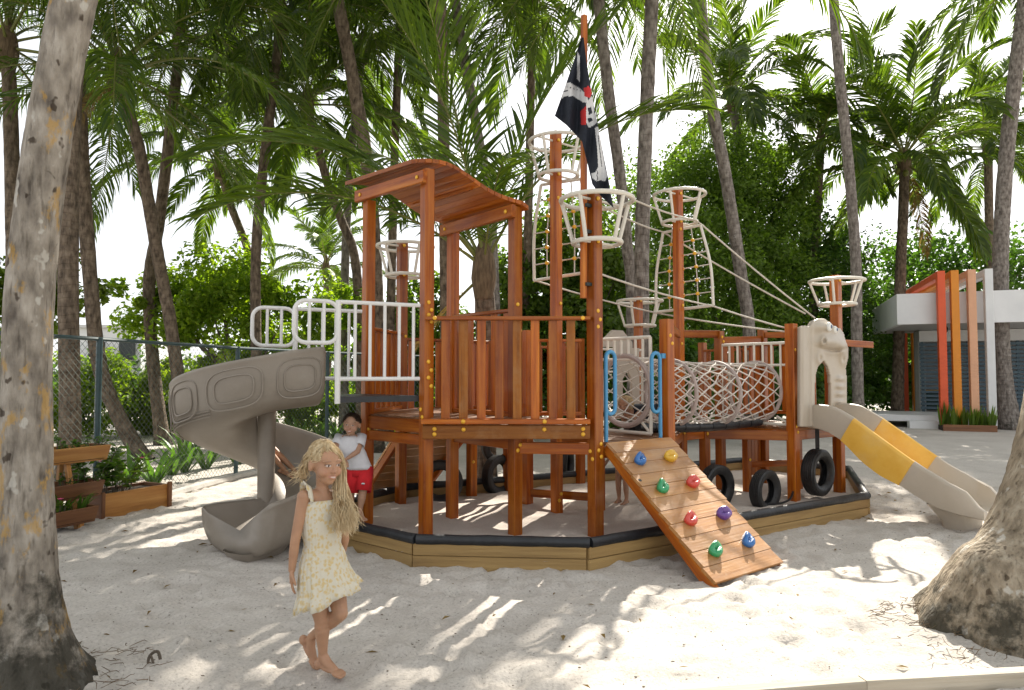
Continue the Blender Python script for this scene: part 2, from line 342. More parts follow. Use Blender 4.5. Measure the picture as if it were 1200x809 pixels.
        mx4 = nd(t, 'ShaderNodeMixRGB'); mx4.inputs[2].default_value = (.028, .026, .018, 1); mq = nd(t, 'ShaderNodeMath', operation='MULTIPLY'); mq.inputs[1].default_value = .85
        L(r4.outputs[0], mq.inputs[0]); L(mq.outputs[0], mx4.inputs[0]); L(col, mx4.inputs[1]); col = mx4.outputs[0]
    L(col, b.inputs['Base Color'])
    ad = nd(t, 'ShaderNodeMath', operation='ADD'); L(rw.outputs[0], ad.inputs[0]); L(ncr.outputs['Fac'], ad.inputs[1])
    a2 = nd(t, 'ShaderNodeMath', operation='ADD'); L(n1.outputs['Fac'], a2.inputs[0]); L(ad.outputs[0], a2.inputs[1])
    bp = nd(t, 'ShaderNodeBump'); bp.inputs['Strength'].default_value = .7; bp.inputs['Distance'].default_value = .03
    L(a2.outputs[0], bp.inputs['Height']); L(bp.outputs[0], b.inputs['Normal'])
    return m
M_tr_near = trunk_mat('near_palm_bark', (.11, .092, .075), (.27, .235, .19), (.44, .395, .335), (.45, .26, .05), .04, .62, .0, 6.5, .85)
M_tr_near2 = trunk_mat('broad_palm_bark', (.14, .11, .075), (.30, .245, .175), (.44, .38, .29), (.10, .11, .04), -.05, .36, .0, 7, .7)
M_tr_mid = trunk_mat('brown_palm_bark', (.06, .045, .032), (.16, .12, .085), (.28, .22, .16), (.32, .30, .26), -.06, .35)
M_tr_grey = trunk_mat('grey_palm_bark', (.09, .075, .065), (.22, .19, .165), (.36, .325, .29), (.45, .43, .40), -.05, .3)

# sand
def sand_mat(name, c0, c1, speck, foot=True):
    m, t, b = nodes(name); setp(b, rough=.95, spec=.15); L = t.links.new
    tc = nd(t, 'ShaderNodeTexCoord')
    n1 = nd(t, 'ShaderNodeTexNoise'); n1.inputs['Scale'].default_value = 1.3; n1.inputs['Detail'].default_value = 8; n1.inputs['Roughness'].default_value = .62; L(tc.outputs['Object'], n1.inputs['Vector'])
    r1 = ramp(t, [(.3, c0), (.7, c1)]); L(n1.outputs['Fac'], r1.inputs[0])
    n2 = nd(t, 'ShaderNodeTexNoise'); n2.inputs['Scale'].default_value = 55; n2.inputs['Detail'].default_value = 3; n2.inputs['Roughness'].default_value = .7; L(tc.outputs['Object'], n2.inputs['Vector'])
    r2 = ramp(t, [(.30, (.30, .28, .26)), (.40, (.82, .81, .80)), (.7, (1.08, 1.07, 1.06))]); L(n2.outputs['Fac'], r2.inputs[0])
    mx = nd(t, 'ShaderNodeMixRGB', blend_type='MULTIPLY'); mx.inputs[0].default_value = speck; L(r1.outputs[0], mx.inputs[1]); L(r2.outputs[0], mx.inputs[2])
    n5 = nd(t, 'ShaderNodeTexNoise'); n5.inputs['Scale'].default_value = 17; n5.inputs['Detail'].default_value = 4; n5.inputs['Roughness'].default_value = .75; L(tc.outputs['Object'], n5.inputs['Vector'])
    r5 = ramp(t, [(.27, (.32, .29, .26)), (.36, (1, 1, 1))]); L(n5.outputs['Fac'], r5.inputs[0])
    mx5 = nd(t, 'ShaderNodeMixRGB', blend_type='MULTIPLY'); mx5.inputs[0].default_value = speck; L(mx.outputs[0], mx5.inputs[1]); L(r5.outputs[0], mx5.inputs[2])
    L(mx5.outputs[0], b.inputs['Base Color'])
    n3 = nd(t, 'ShaderNodeTexNoise'); n3.inputs['Scale'].default_value = 9; n3.inputs['Detail'].default_value = 6; n3.inputs['Roughness'].default_value = .65; L(tc.outputs['Object'], n3.inputs['Vector'])
    bp = nd(t, 'ShaderNodeBump'); bp.inputs['Strength'].default_value = .42; bp.inputs['Distance'].default_value = .03; L(n3.outputs['Fac'], bp.inputs['Height'])
    n4 = nd(t, 'ShaderNodeTexNoise'); n4.inputs['Scale'].default_value = 110; n4.inputs['Detail'].default_value = 2; L(tc.outputs['Object'], n4.inputs['Vector'])
    b2 = nd(t, 'ShaderNodeBump'); b2.inputs['Strength'].default_value = .5; b2.inputs['Distance'].default_value = .006; L(n4.outputs['Fac'], b2.inputs['Height']); L(bp.outputs[0], b2.inputs['Normal'])
    L(b2.outputs[0], b.inputs['Normal'])
    return m
M_sand = sand_mat('coral_sand', (.47, .435, .392), (.60, .56, .508), .75)
M_sandpit = sand_mat('pit_sand', (.54, .475, .42), (.64, .575, .51), .3)
import numpy as np
rng = random.Random(7)
# ------------------------------------------------------------------ ground
def spaced(lo, hi, step, far_lo, far_hi):
    c = list(np.arange(lo, hi + 1e-6, step)); s = step; x = hi
    while x < far_hi: s *= 1.35; x += s; c.append(x)
    s = step; x = lo
    while x > far_lo: s *= 1.35; x -= s; c.insert(0, x)
    return np.array(c)
KERB = [Vector(q) for q in ((-.80, 5.80), (.64, 5.68), (4.06, 7.88), (4.95, 10.1), (3.7, 11.1), (.65, 9.45), (-1.3, 8.45), (-2.0, 7.25), (-1.56, 6.42))]
def ground_mesh():
    xs = spaced(-6.5, 7.0, .05, -500, 500); ys = spaced(2.4, 11, .05, -30, 900)
    nx, ny = len(xs), len(ys); Z = np.zeros((ny, nx))
    for j in range(ny):
        for i in range(nx):
            x, y = xs[i], ys[j]
            if -9 < x < 10 and 0 < y < 30:
                Z[j, i] = .022 * noise.noise((x * .8, y * .8, 0)) + .014 * noise.noise((x * 2.7, y * 2.7, 3)) + .011 * noise.noise((x * 7, y * 7, 9))
    r = random.Random(3); XX, YY = np.meshgrid(xs, ys)
    for k in range(2000):
        cx = r.uniform(-5.5, 7); cy = r.uniform(2.5, 10.5); a = r.uniform(0, PI); s = r.uniform(.7, 1.25)
        i0, i1 = np.searchsorted(xs, [cx - .35, cx + .35]); j0, j1 = np.searchsorted(ys, [cy - .35, cy + .35])
        dx = XX[j0:j1, i0:i1] - cx; dy = YY[j0:j1, i0:i1] - cy
        u = (dx * math.cos(a) + dy * math.sin(a)) / (.115 * s); v = (-dx * math.sin(a) + dy * math.cos(a)) / (.06 * s)
        q = u * u + v * v
        Z[j0:j1, i0:i1] += (-.027 * np.exp(-q) + .015 * np.exp(-(np.sqrt(q) - 1.5) ** 2 * 4)) * r.uniform(.4, 1.1)
    # sand banked up round the big palm feet
    for cx, cy, h, s in ((-2.45, 3.5, .07, .55), (3.1, 4.25, .10, .7)):
        Z += h * np.exp(-((XX - cx) ** 2 + (YY - cy) ** 2) / s ** 2)
    me = bpy.data.meshes.new('ground')
    vs = np.stack([XX, YY, Z], -1).reshape(-1, 3)
    idx = np.arange(nx * ny).reshape(ny, nx)
    fs = np.stack([idx[:-1, :-1], idx[:-1, 1:], idx[1:, 1:], idx[1:, :-1]], -1).reshape(-1, 4)
    me.from_pydata(vs.tolist(), [], fs.tolist()); me.materials.append(M_sand)
    me.polygons.foreach_set('use_smooth', [True] * len(me.polygons)); return me
mobj('ground', ground_mesh(), kind='structure')

def sandpit_mesh():
    b = MB(); st = .06; pts = {}
    xs = np.arange(-2.2, 5.2, st); ys = np.arange(5.5, 11.4, st)
    def vid(i, j):
        if (i, j) not in pts:
            x, y = xs[i], ys[j]
            z = .075 + .03 * noise.noise((x * .9, y * .9, 5)) + .022 * noise.noise((x * 2.4, y * 2.4, 7)) + .011 * noise.noise((x * 6, y * 6, 1))
            pts[(i, j)] = len(b.v); b.v.append((x, y, z))
        return pts[(i, j)]
    for i in range(len(xs) - 1):
        for j in range(len(ys) - 1):
            if inpoly(xs[i] + st / 2, ys[j] + st / 2, KERB):
                b.f.append([vid(i, j), vid(i + 1, j), vid(i + 1, j + 1), vid(i, j + 1)]); b.m.append(0)
    return b.mesh('sandpit', M_sandpit, 'all')
mobj('sandpit', sandpit_mesh(), kind='structure')

# timber kerb round the pit: two boards on each side, black sausage padding on top
kerb = empty('sandpit_kerb', (KERB[1].x, KERB[1].y, 0), 'low timber kerb with black padded top enclosing the ship sandpit', 'kerb')
nK = len(KERB)
for i in range(nK):
    a = KERB[i]; c = KERB[(i + 1) % nK]; d = (c - a).normalized()
    for k, (z0, z1) in enumerate(((-.05, .085), (.089, .185))):
        zc = (z0 + z1) / 2
        e = .028
        p0 = Vector((a.x, a.y, zc)) - Vector((d.x, d.y, 0)) * (e if k == 0 else e - .004); p1 = Vector((c.x, c.y, zc)) + Vector((d.x, d.y, 0)) * (-.03)
        timber('board', p0, p1, .055 + .004 * ((i + k) % 2), z1 - z0, M_pine, kerb, ch=.006)
    b = MB(); pts = []
    L = (c - a).length; n = max(4, int(L / .12))
    for k in range(n + 1):
        t = k / n; q = lerp(a, c, t)
        pts.append(Vector((q.x + .006 * noise.noise((t * 9, i, 1)), q.y + .006 * noise.noise((t * 9, i, 4)), .217 + .007 * noise.noise((t * L * 4, i, 8)))))
    rr = [.045 + .005 * noise.noise((k * .7, i, 2)) for k in range(n + 1)]
    b.tube(pts, rr, 10); b.build('padding', M_pad, kerb, True)

# foreground timber edging, lower right
e0 = G(800, 815, .08); e1 = G(1010, 796, .09); e2 = G(1260, 781, .1)
edg = empty('timber_edging', (e0.x, e0.y, 0), 'pale timber edging board sunk in the sand beside the broad palm foot', 'edging board')
timber('board', (e0.x - .3, e0.y - .03, .02), (e1.x, e1.y, .028), .075, .13, M_pale, edg)
timber('board', (e1.x + .004, e1.y, .03), (e2.x, e2.y, .034), .075, .13, M_pale, edg)

# ------------------------------------------------------------------ the pirate-ship climbing frame
AX = Vector((.775, .632, 0)).normalized(); PX = Vector((.632, -.775, 0)).normalized()      # along the ship / towards the ramp side
V3 = lambda x, y, z=0: Vector((x, y, z))
pA = V3(-1.50, 7.11); pB = V3(-.81, 6.47); pC = V3(-.64, 7.37); pD = V3(.03, 6.57); pE = V3(.785, 6.47)
pF = V3(-1.31, 8.1); pG = V3(-.51, 8.69); pH = V3(.18, 8.05); pH2 = V3(.5, 7.7); pI = V3(1.60, 7.05)
pJ = V3(2.18, 8.9); pM = V3(1.89, 10.2); pK = V3(3.42, 8.35); pL = V3(4.25, 8.93); pN1 = V3(2.78, 9.15); pN2 = V3(3.58, 9.75)
ship = empty('playground_ship', (pE.x, pE.y, .07), 'large reddish varnished timber pirate ship climbing frame with slides, nets and masts', 'play structure')
PW = .105
Z = lambda p, z: Vector((p.x, p.y, z))
def post(p, z1, wd=PW, z0=-.06, name='post', m=None):
    return timber(name, Z(p, z0), Z(p, z1), wd, wd, m or M_wood, ship, up=AX, ch=.008)
post(pA, 3.42); post(pB, 3.56); post(pC, 3.14); post(pD, 3.22); post(pE, 3.34, .115); post(pF, 3.17)
post(pG, 1.1); post(pH, 2.12); post(pH2, 4.37); post(pI, 2.17, .115); post(pJ, 4.05); post(pM, 2.76); post(pK, 2.22, .115); post(pL, 2.9, .115)
post(pN1, 2.18); post(pN2, 2.24)
pO = V3(.98, 7.75); post(pO, 1.0); pQ = V3(2.05, 8.3); post(pQ, 1.0); pS = V3(2.42, 8.62); post(pS, 1.0)
pT = V3(3.05, 8.92); post(pT, .95, .09)
pU = V3(-.05, 9.05); post(pU, 2.1); pU2 = V3(.95, 9.55); post(pU2, 2.1); pU3 = V3(3.0, 10.75); post(pU3, 2.1)
pV = V3(3.85, 9.25); post(pV, .95, .09)

# bolt caps
_cap = MB(); _cap.lathe([(.0, .014), (.012, .0125), (.019, .007), (.021, 0), (.0, 0)], 12)
cap_me = _cap.mesh('bolt_cap', M_yellow, 'all')
def cap(p, n, s=1.0):
    Rm = (frame(n) * s).to_4x4(); Rm.translation = Vector(p); return mobj('bolt_cap', cap_me, ship, Rm)
toC = lambda p: (Vector((0, 0, 0)) - Vector((p.x, p.y, 0))).normalized()
def caps_on(p, zs, face=None, wd=PW, off=0.0):
    n = face if face is not None else PX
    side = Vector((-n.y, n.x, 0))
    for k, z in enumerate(zs): cap(Z(p, z) + n * (wd / 2 + .001) + side * (off + (.018 if k % 2 else -.012)), n)
for p, zs in ((pB, (2.28, 2.21, 2.16, 2.10, 1.72, 1.64, 1.57, 1.49)), (pE, (2.2, 2.12, 2.05, .95, .89)), (pD, (2.27, 2.02, 1.93, .93, .88)), (pK, (.97, .90, 1.9)), (pA, (1.33, 1.1, 1.04)), (pI, (2.0, 1.92)),
              (pH2, (3.6, 2.4, .2, .27)), (pJ, (3.5, 2.5, 2.0)), (pN1, (2.1, 2.04)), (pC, (1.0,)), (pG, (.5,)), (pF, (.95, 2.05)), (pL, (1.9,)), (pT, (.5,)), (pQ, (.9, .95)), (pS, (.86, .92))):
    caps_on(p, zs)
caps_on(pB, (1.27, 1.20), -AX); caps_on(pE, (.88, .81), -AX); caps_on(pE, (.83,), PX, .115, .03)

# --- beams and decks of the tall tower (deck level 1.2)
def beam(p, q, z, wd=.05, ht=.12, inset=.045, m=None, dz=0, name='beam'):
    d = (q - p); d.z = 0; d.normalize()
    return timber(name, Z(p, z) + d * inset, Z(q, z + dz) - d * inset, wd, ht, m or M_wood, ship)
fo = V3(0, -.085)                                       # the front beam is bolted to the camera side of the posts
timber('beam', Z(pB, 1.065) + V3(-.02, -.078), Z(pE, 1.065) + V3(-.06, -.078), .05, .13, M_woodw, ship)
timber('lower_rail', Z(pB, 1.163) + V3(-.03, -.085), Z(pE, 1.163) + V3(-.062, -.085), .13, .045, M_wood, ship)
timber('handrail', Z(pB, 2.125) + V3(.0, -.082), Z(pE, 2.125) + V3(-.055, -.082), .09, .036, M_wood, ship)
for k in range(8):
    x = -.622 + k * .1675
    timber('baluster', V3(x, 6.40 - .004 * k / 8, 1.188), V3(x, 6.40 - .004 * k / 8, 2.106), .034, .082, M_woodw if k % 3 == 1 else M_wood, ship, up=(1, 0, 0), ch=.005)
for x, z in ((-.72, 1.095), (-.72, 1.045), (.66, 1.095), (.66, 1.045), (-.45, 1.09), (.30, 1.09)): cap(V3(x, pB.y - .104, z), (0, -1, 0))
for x in (-.45, .30): cap(V3(x, pB.y - .151, 1.166), (0, -1, 0))
for x in (-.72, .66): cap(V3(x, pB.y - .128, 2.125), (0, -1, 0))
beam(pA, pB, 1.11, .05, .13); beam(pA, pB, .98, .06, .10, .03); beam(pA, pF, 1.11); beam(pC, pD, .93, .05, .1); beam(pF, pG, 1.03, .05, .12); beam(pD, pE, .90, .05, .11, .05)
beam(pG, pH, 1.03); beam(pH, pH2, 1.03); beam(pE, pO, .88); beam(pO, pH2, .88); beam(pH, pO + V3(.0, -.02), .22, .045, .09); beam(pC, pG, 1.03)
def planks(poly, direction, wd, gap, z0, z1, m, name, parent, rr=None):
    """cover a convex polygon with separate planks"""
    d = Vector(direction).normalized(); n = Vector((-d.y, d.x, 0)); poly = [Vector((q.x, q.y, 0)) for q in poly]
    lo = min(q.dot(n) for q in poly); hi = max(q.dot(n) for q in poly); s = lo + gap / 2; k = 0
    while s < hi - .02:
        c = clip_half(clip_half(poly, -n, -s), n, min(s + wd - gap, hi))
        if len(c) >= 3:
            o = c[0]; Rm = Matrix((n, d.cross(n) * 0 + Vector((0, 0, 1)), n.cross(Vector((0, 0, 1))))).transposed()
            b = MB(); dz = .0018 * math.sin(k * 2.3)
            Mi = Rm.to_4x4(); Mi.translation = Vector((o.x, o.y, z0 + dz)); inv = Mi.inverted()
            vs = [inv @ Vector((q.x, q.y, z0 + dz)) for q in c] + [inv @ Vector((q.x, q.y, z1 + dz)) for q in c]
            m_ = len(c)
            b.add(vs, [tuple(range(m_ - 1, -1, -1)), tuple(range(m_, 2 * m_))] + [(j, (j + 1) % m_, m_ + (j + 1) % m_, m_ + j) for j in range(m_)])
            me = b.mesh(name, m); bm = bmesh.new(); bm.from_mesh(me); bmesh.ops.recalc_face_normals(bm, faces=bm.faces); bm.to_mesh(me); bm.free()
            mobj(name, me, parent, Mi)
        s += wd; k += 1
planks([pA, pB + V3(0, -.03), pD + V3(0, -.1), pC, pG + V3(-.02, -.06), pF + V3(.03, -.05)], AX, .10, .006, 1.165, 1.192, M_deck, 'deck_plank', ship)
planks([pD + V3(.03, -.1), pE + V3(-.06, -.03), pH2 + V3(.05, 0), pH, pG + V3(.1, -.1), pC + V3(.06, .02)], AX, .10, .006, 1.085, 1.112, M_deck, 'deck_plank', ship)
# step up to the spiral slide: black slab
sA = V3(-2.06, 6.84); sB = V3(-1.56, 6.16)
b = MB(); b.prism([pB + V3(-.06, .02), pA + V3(.0, -.06), sA + V3(.25, .1), sB], 1.345, 1.40); b.build('black_step', M_pad, ship)

# railings of upright boards
def railing(p, q, z0, z1, n, m=M_wood, wd=.075, th=.03, rail=True, inset=.09, rz=None):
    d = (q - p); d.z = 0; L = d.length; d.normalize(); nn = Vector((-d.y, d.x, 0))
    for k in range(n):
        s = lerp(inset + wd / 2, L - inset - wd / 2, k / max(1, n - 1)); c = p + d * s
        timber('baluster', Z(c, z0), Z(c, z1), th, wd, m, ship, up=d, ch=.004)
    if rail:
        timber('handrail', Z(p, z1 + .02) + d * .05, Z(q, z1 + .02) - d * .05, .085, .034, m, ship)
        timber('lower_rail', Z(p, z0 - .024) + d * .055, Z(q, z0 - .024) - d * .055, .07, .045, m, ship)
railing(pC, pD, 1.24, 2.2, 5); railing(pA, pF, 1.24, 2.06, 6); railing(pG + V3(0, .05), pH + V3(-.03, .03), 1.16, 2.02, 4, rail=False)
railing(pH, V3(.87, 8.1), 1.16, 1.98, 4); railing(pF, pU, 1.2, 2.0, 8, rail=True)
railing(pU, pU2, 1.1, 1.95, 6); railing(pN1, pN2, 1.1, 2.0, 6); railing(pN2, pL, 1.1, 2.0, 5); railing(pU3, pN2, 1.1, 1.95, 4)
timber('beam', Z(pJ, 2.13) + V3(.05, 0), Z(pN1, 2.14), .05, .10, M_wood, ship); timber('beam', Z(pI, 2.1) + V3(.03, .05), Z(pJ, 2.12), .05, .09, M_wood, ship)
timber('beam', Z(pN1, 2.06) + AX * .06, Z(pN2, 2.10) - AX * .06, .05, .09, M_wood, ship); timber('beam', Z(pN2, 2.16) + PX * .06, Z(pL, 2.12) - PX * .06, .05, .08, M_wood, ship)
timber('yard_arm', Z(pL, 2.02) + V3(-.10, -.085), Z(pL, 2.0) + V3(.62, .30), .05, .085, M_wood, ship)

# --- ramp-side deck, z .95
DZ = .95
planks([pE + V3(.02, .05), pI + V3(.03, .02), pQ, pO], PX, .10, .006, DZ - .03, DZ, M_deck, 'deck_plank', ship)
planks([pN1, pK + PX * .05, pL + PX * .05, pN2], AX, .10, .006, DZ - .03, DZ, M_deck, 'deck_plank', ship)
beam(pE, pI, .86, .05, .11, .06); beam(pI, pQ, .86); beam(pQ, pS, .86); beam(pS, pK, .855, .05, .12); beam(pN1, pK, .86, .05, .12); beam(pK, pL, .86, .05, .12, .06); beam(pN1, pN2, .86); beam(pN2, pL, .86)
beam(pT + V3(.05, .1), pV + V3(.1, 0), .42, .045, .08); beam(pQ, pN1, .86)
pW = V3(3.3, 9.55)
for k in range(4):
    q = pW + AX * (k * .082); timber('back_board', Z(q, .2), Z(q, .83), .024, .078, M_wood, ship, up=AX, ch=.004)

# --- curved roof over A B C D
def roofz(s):                                            # s = 0 over A-B, 1 over C-D
    K = ((-.34, 3.575), (-.28, 3.588), (-.2, 3.60), (-.1, 3.608), (0, 3.607), (.1, 3.60), (.2, 3.575), (.3, 3.53), (.4, 3.475), (.5, 3.415), (.6, 3.36), (.7, 3.315), (.8, 3.28), (.9, 3.255), (1.0, 3.235), (1.05, 3.215), (1.12, 3.16), (1.2, 3.08))
    for (s0, z0), (s1, z1) in zip(K, K[1:]):
        if s <= s1: return lerp(z0, z1, (s - s0) / (s1 - s0))
    return K[-1][1]
roof = empty('roof', (0, 0, 0), None, None); roof.parent = ship; roof.matrix_parent_inverse = W[ship.name].inverted()
ov = PX * .09
def redge(s): return (pA + (pC - pA) * s - ov, pB + (pD - pB) * s + ov)
NS = 17; ss = [lerp(-.24, 1.09, k / NS) for k in range(NS + 1)]
for k in range(NS):
    a0, b0 = redge(ss[k] + .004); a1, b1 = redge(ss[k + 1] - .004)
    sm = (ss[k] + ss[k + 1]) / 2; z0 = roofz(ss[k]); z1 = roofz(ss[k + 1]); c0 = (a0 + a1) / 2
    Rm = frame(b0 - a0, (a1 - a0)).to_4x4(); Rm.translation = Z(c0, (z0 + z1) / 2); inv = Rm.inverted(); b = MB(); th = .038
    vs = [inv @ Z(q, z) for q, z in ((a0, z0), (b0, z0), (b1, z1), (a1, z1), (a0, z0 + th), (b0, z0 + th), (b1, z1 + th), (a1, z1 + th))]
    b.add(vs, [(0, 3, 2, 1), (4, 5, 6, 7), (0, 1, 5, 4), (1, 2, 6, 5), (2, 3, 7, 6), (3, 0, 4, 7)])
    mobj('roof_plank', b.mesh('roof_plank', M_wood), roof, Rm)
for p, q, z in ((pA, pB, 3.47), (pC, pD, 3.165)):
    d = (q - p).normalized(); nn = Vector((-AX.x, -AX.y, 0)) * .082
    o = timber('roof_beam', Z(p, z) - d * .10 + nn, Z(q, z) + d * .075 + nn, .055, .12, M_wood, roof)
    cap(Z(q, z) + nn * 1.36 - d * .01, -AX); cap(Z(p, z) + nn * 1.36, -AX)
a0, b0 = redge(.5); timber('roof_batten', Z(a0, roofz(.5) - .02) + ov, Z(b0, roofz(.5) - .02) - ov, .03, .035, M_wood, roof)

# --- white tubular railings of the slide entry
def loop(pts, r, m, name='white_railing', n=8):
    b = MB(); b.tube(pts, r, n); return b
def roundrect(o, u, v, x0, x1, z0, z1, rad, seg=5, closed=True):
    pts = []
    for cx, cz, a0 in ((x1 - rad, z1 - rad, 0), (x0 + rad, z1 - rad, 90), (x0 + rad, z0 + rad, 180), (x1 - rad, z0 + rad, 270)):
        for k in range(seg + 1):
            a = R(a0 + 90 * k / seg); pts.append(o + u * (cx + rad * math.cos(a)) + v * (cz + rad * math.sin(a)))
    return pts
UP = Vector((0, 0, 1))
def slide_panel(o, u, length, z0, z1, loop_len, zl, bars):
    b = MB(); r = .019
    b.tube([o + UP * z1, o + u * length + UP * z1], r); b.tube([o + UP * z0, o + u * length + UP * z0], r)
    b.tube([o + u * length + UP * (z0 - .22), o + u * length + UP * (z1 + .012)], r * 1.35)
    for t in bars: b.tube([o + u * (length * t) + UP * z0, o + u * (length * t) + UP * z1], r * .8)
    b.tube(roundrect(o, u, UP, length, length + loop_len, zl, z1, .10), r, closed=True)
    for t in (.33, .66): b.tube([o + u * (length + loop_len * t) + UP * zl, o + u * (length + loop_len * t) + UP * z1], r * .8)
    return b
uL = (V3(-1.55, 6.10) - V3(-.87, 6.43)).normalized()
slide_panel(V3(-.87, 6.42), uL, .76, 1.56, 2.25, .38, 1.88, (.08, .26, .44, .62, .80)).build('white_railing', M_white, ship, True)
slide_panel(V3(-1.55, 7.03), uL, .66, 1.56, 2.25, .40, 1.88, (.2, .4, .6, .8)).build('white_railing', M_white, ship, True)

# --- crow's nests
def nest(p, zt, zb, rt=.335, rb=.225, r=.02):
    o = empty('crows_nest', (0, 0, 0), None, None); o.parent = ship; o.matrix_parent_inverse = W[ship.name].inverted()
    c = p + AX * .04
    for z, rad in ((zt, rt), (zb, rb)):
        b = MB(); b.tube([Z(c, z) + Vector((rad * math.cos(a), rad * math.sin(a), 0)) for a in [2 * PI * k / 28 for k in range(28)]], r, 8, closed=True)
        b.tube([Z(c, z) + AX * -rad, Z(c, z) - AX * .01], r * .6); b.tube([Z(c, z) + AX * rad, Z(c, z) + AX * .01], r * .6)
        b.build('hoop', M_cream, o, True)
    for k in range(5):
        a = 2 * PI * k / 5 + .35; u = Vector((math.cos(a), math.sin(a), 0)); b = MB()
        b.tube([Z(c, zb) + u * rb, Z(c, zt) + u * rt], r * .85); b.build('spoke', M_cream, o, True)
    for z in (zt, zb): cap(Z(p, z) + PX * .062 - AX * .01, PX)
nest(pE, 3.27, 2.86, .345, .23, .023); nest(pH2, 4.26, 3.87); nest(pF, 3.13, 2.78); nest(pJ, 3.97, 3.60); nest(pM, 2.70, 2.33); nest(pL, 2.83, 2.52)

# --- shroud nets: bent frames with knotted rope
def shroud(tl, tr, br, bl, bow, nx, ny):
    b = MB(); tl, tr, br, bl = [Vector(q) for q in (tl, tr, br, bl)]; ctr = (tl + tr + br + bl) / 4
    def edge(a, c, s):
        mid = (a + c) / 2; out = (mid - ctr).normalized() * bow * s
        return catmull([a, mid + out, c], 6)
    L = edge(tl, bl, 1); Rr = edge(tr, br, 1)
    for e in (L, Rr, [tl, tr], [bl, br]): b.tube(e, .019, 8)
    b.build('shroud_frame', M_cream, ship, True)
    rb = MB(); kb = MB()
    ip = lambda E, t: E[min(int(t * (len(E) - 1)), len(E) - 2)].lerp(E[min(int(t * (len(E) - 1)) + 1, len(E) - 1)], t * (len(E) - 1) - min(int(t * (len(E) - 1)), len(E) - 2))
    grid = [[ip(L, (j + 1) / (ny + 1)).lerp(ip(Rr, (j + 1) / (ny + 1)), (i + 1) / (nx + 1)) for j in range(ny)] for i in range(nx)]
    for j in range(ny): rb.tube([ip(L, (j + 1) / (ny + 1))] + [grid[i][j] for i in range(nx)] + [ip(Rr, (j + 1) / (ny + 1))], .008, 5)
    for i in range(nx): rb.tube([tl.lerp(tr, (i + 1) / (nx + 1))] + grid[i] + [bl.lerp(br, (i + 1) / (nx + 1))], .008, 5)
    rb.build('shroud_rope', M_rope, ship, True)
    for i in range(nx):
        for j in range(ny):
            kb = MB(); kb.sphere((0, 0, 0), (.028, .028, .024), 8, 6)
            if 'k' not in _knot: _knot['k'] = kb.mesh('rope_knot', M_yellow, 'all')
            mobj('rope_knot', _knot['k'], ship, Matrix.Translation(grid[i][j]))
_knot = {}
shroud(P(634, 217, 8.0), P(681, 210, 7.75), P(690, 319, 7.6), P(626, 329, 8.2), .05, 3, 5)
shroud(P(777, 273, 9.1), P(821, 264, 8.75), P(836, 358, 8.6), P(769, 366, 9.3), .05, 3, 5)

# --- rigging ropes
def rope(pts, sag=.06, r=.011):
    b = MB(); pts = [Vector(q) for q in pts]; out = []
    for a, c in zip(pts, pts[1:]):
        for k in range(9):
            t = k / 8; q = a.lerp(c, t); q.z -= sag * 4 * t * (1 - t) * (c - a).length / 3; out.append(q)
    b.tube(out, r, 6); b.build('rigging_rope', M_rope, ship, True)
bowp = (pK + pL) / 2
rope([P(735, 231, 6.45), P(815, 258, 8.7), P(823, 264, 8.75), P(955, 373, 8.5)], .03)
rope([P(700, 239, 6.5), P(777, 272, 9.1), P(944, 368, 8.6)], .03)
rope([P(700, 320, 6.55), P(836, 359, 8.6), P(922, 385, 8.45)], .03); rope([P(627, 329, 8.2), P(770, 367, 9.3), P(921, 389, 8.5)], .03)

# --- net tunnel
T0 = Vector((1.22, 7.38, 1.425)); T1 = Vector((3.10, 8.74, 1.38)); TR = .375
tdir = (T1 - T0).normalized(); tside = Vector((tdir.y, -tdir.x, 0)).normalized(); tup = tside.cross(tdir)
tun = empty('net_tunnel', (0, 0, 0), None, None); tun.parent = ship; tun.matrix_parent_inverse = W[ship.name].inverted()
def tp(t, a, r=TR): return T0.lerp(T1, t) + tside * (r * math.cos(a)) + tup * (r * math.sin(a)) - Vector((0, 0, .03 * math.sin(PI * t)))
for t in (0, .31, .65, 1):
    b = MB(); b.tube([tp(t, 2 * PI * k / 36) for k in range(36)], .030 if t == 0 else .024, 8, closed=True); b.build('tunnel_hoop', M_mauve, tun, True)
b = MB(); NA = 15; NT = 17
def npnt(i, j):                                         # diamond net with six-sided cells, pinched between hoops
    t = i / NT; a = 2 * PI * (j + .5 * (i % 2)) / NA
    seg = min(abs(t - q) for q in (0, .31, .65, 1)); r = TR * (1 - .2 * seg)
    jx = .12 * noise.noise((i * .7, j * .9, 2)); return tp(t + .004 * jx, a + jx, r)
for i in range(NT):
    for j in range(NA):
        p = npnt(i, j); js = (j, j - 1) if i % 2 == 0 else (j, j + 1)
        for q in js: b.tube([p, npnt(i + 1, q % NA)], .0085, 4, False)
        if i % 3 == 0: b.sphere(p, .014, 5, 4)
b.build('tunnel_net', M_net, tun, True, kind='stuff')
for k in range(9):
    t0 = .03 + k * .105; b = MB()
    b.tube([tp(t0, R(-72), TR + .02), tp(t0 + .1, R(-72), TR + .02)], .048, 10); b.build('floor_pad', M_pad, tun, True)
for k in range(9):
    t0 = .03 + k * .105; b = MB()
    b.tube([tp(t0, R(-95), TR + .03), tp(t0 + .1, R(-95), TR + .03)], .05, 10); b.build('floor_pad', M_pad, tun, True)
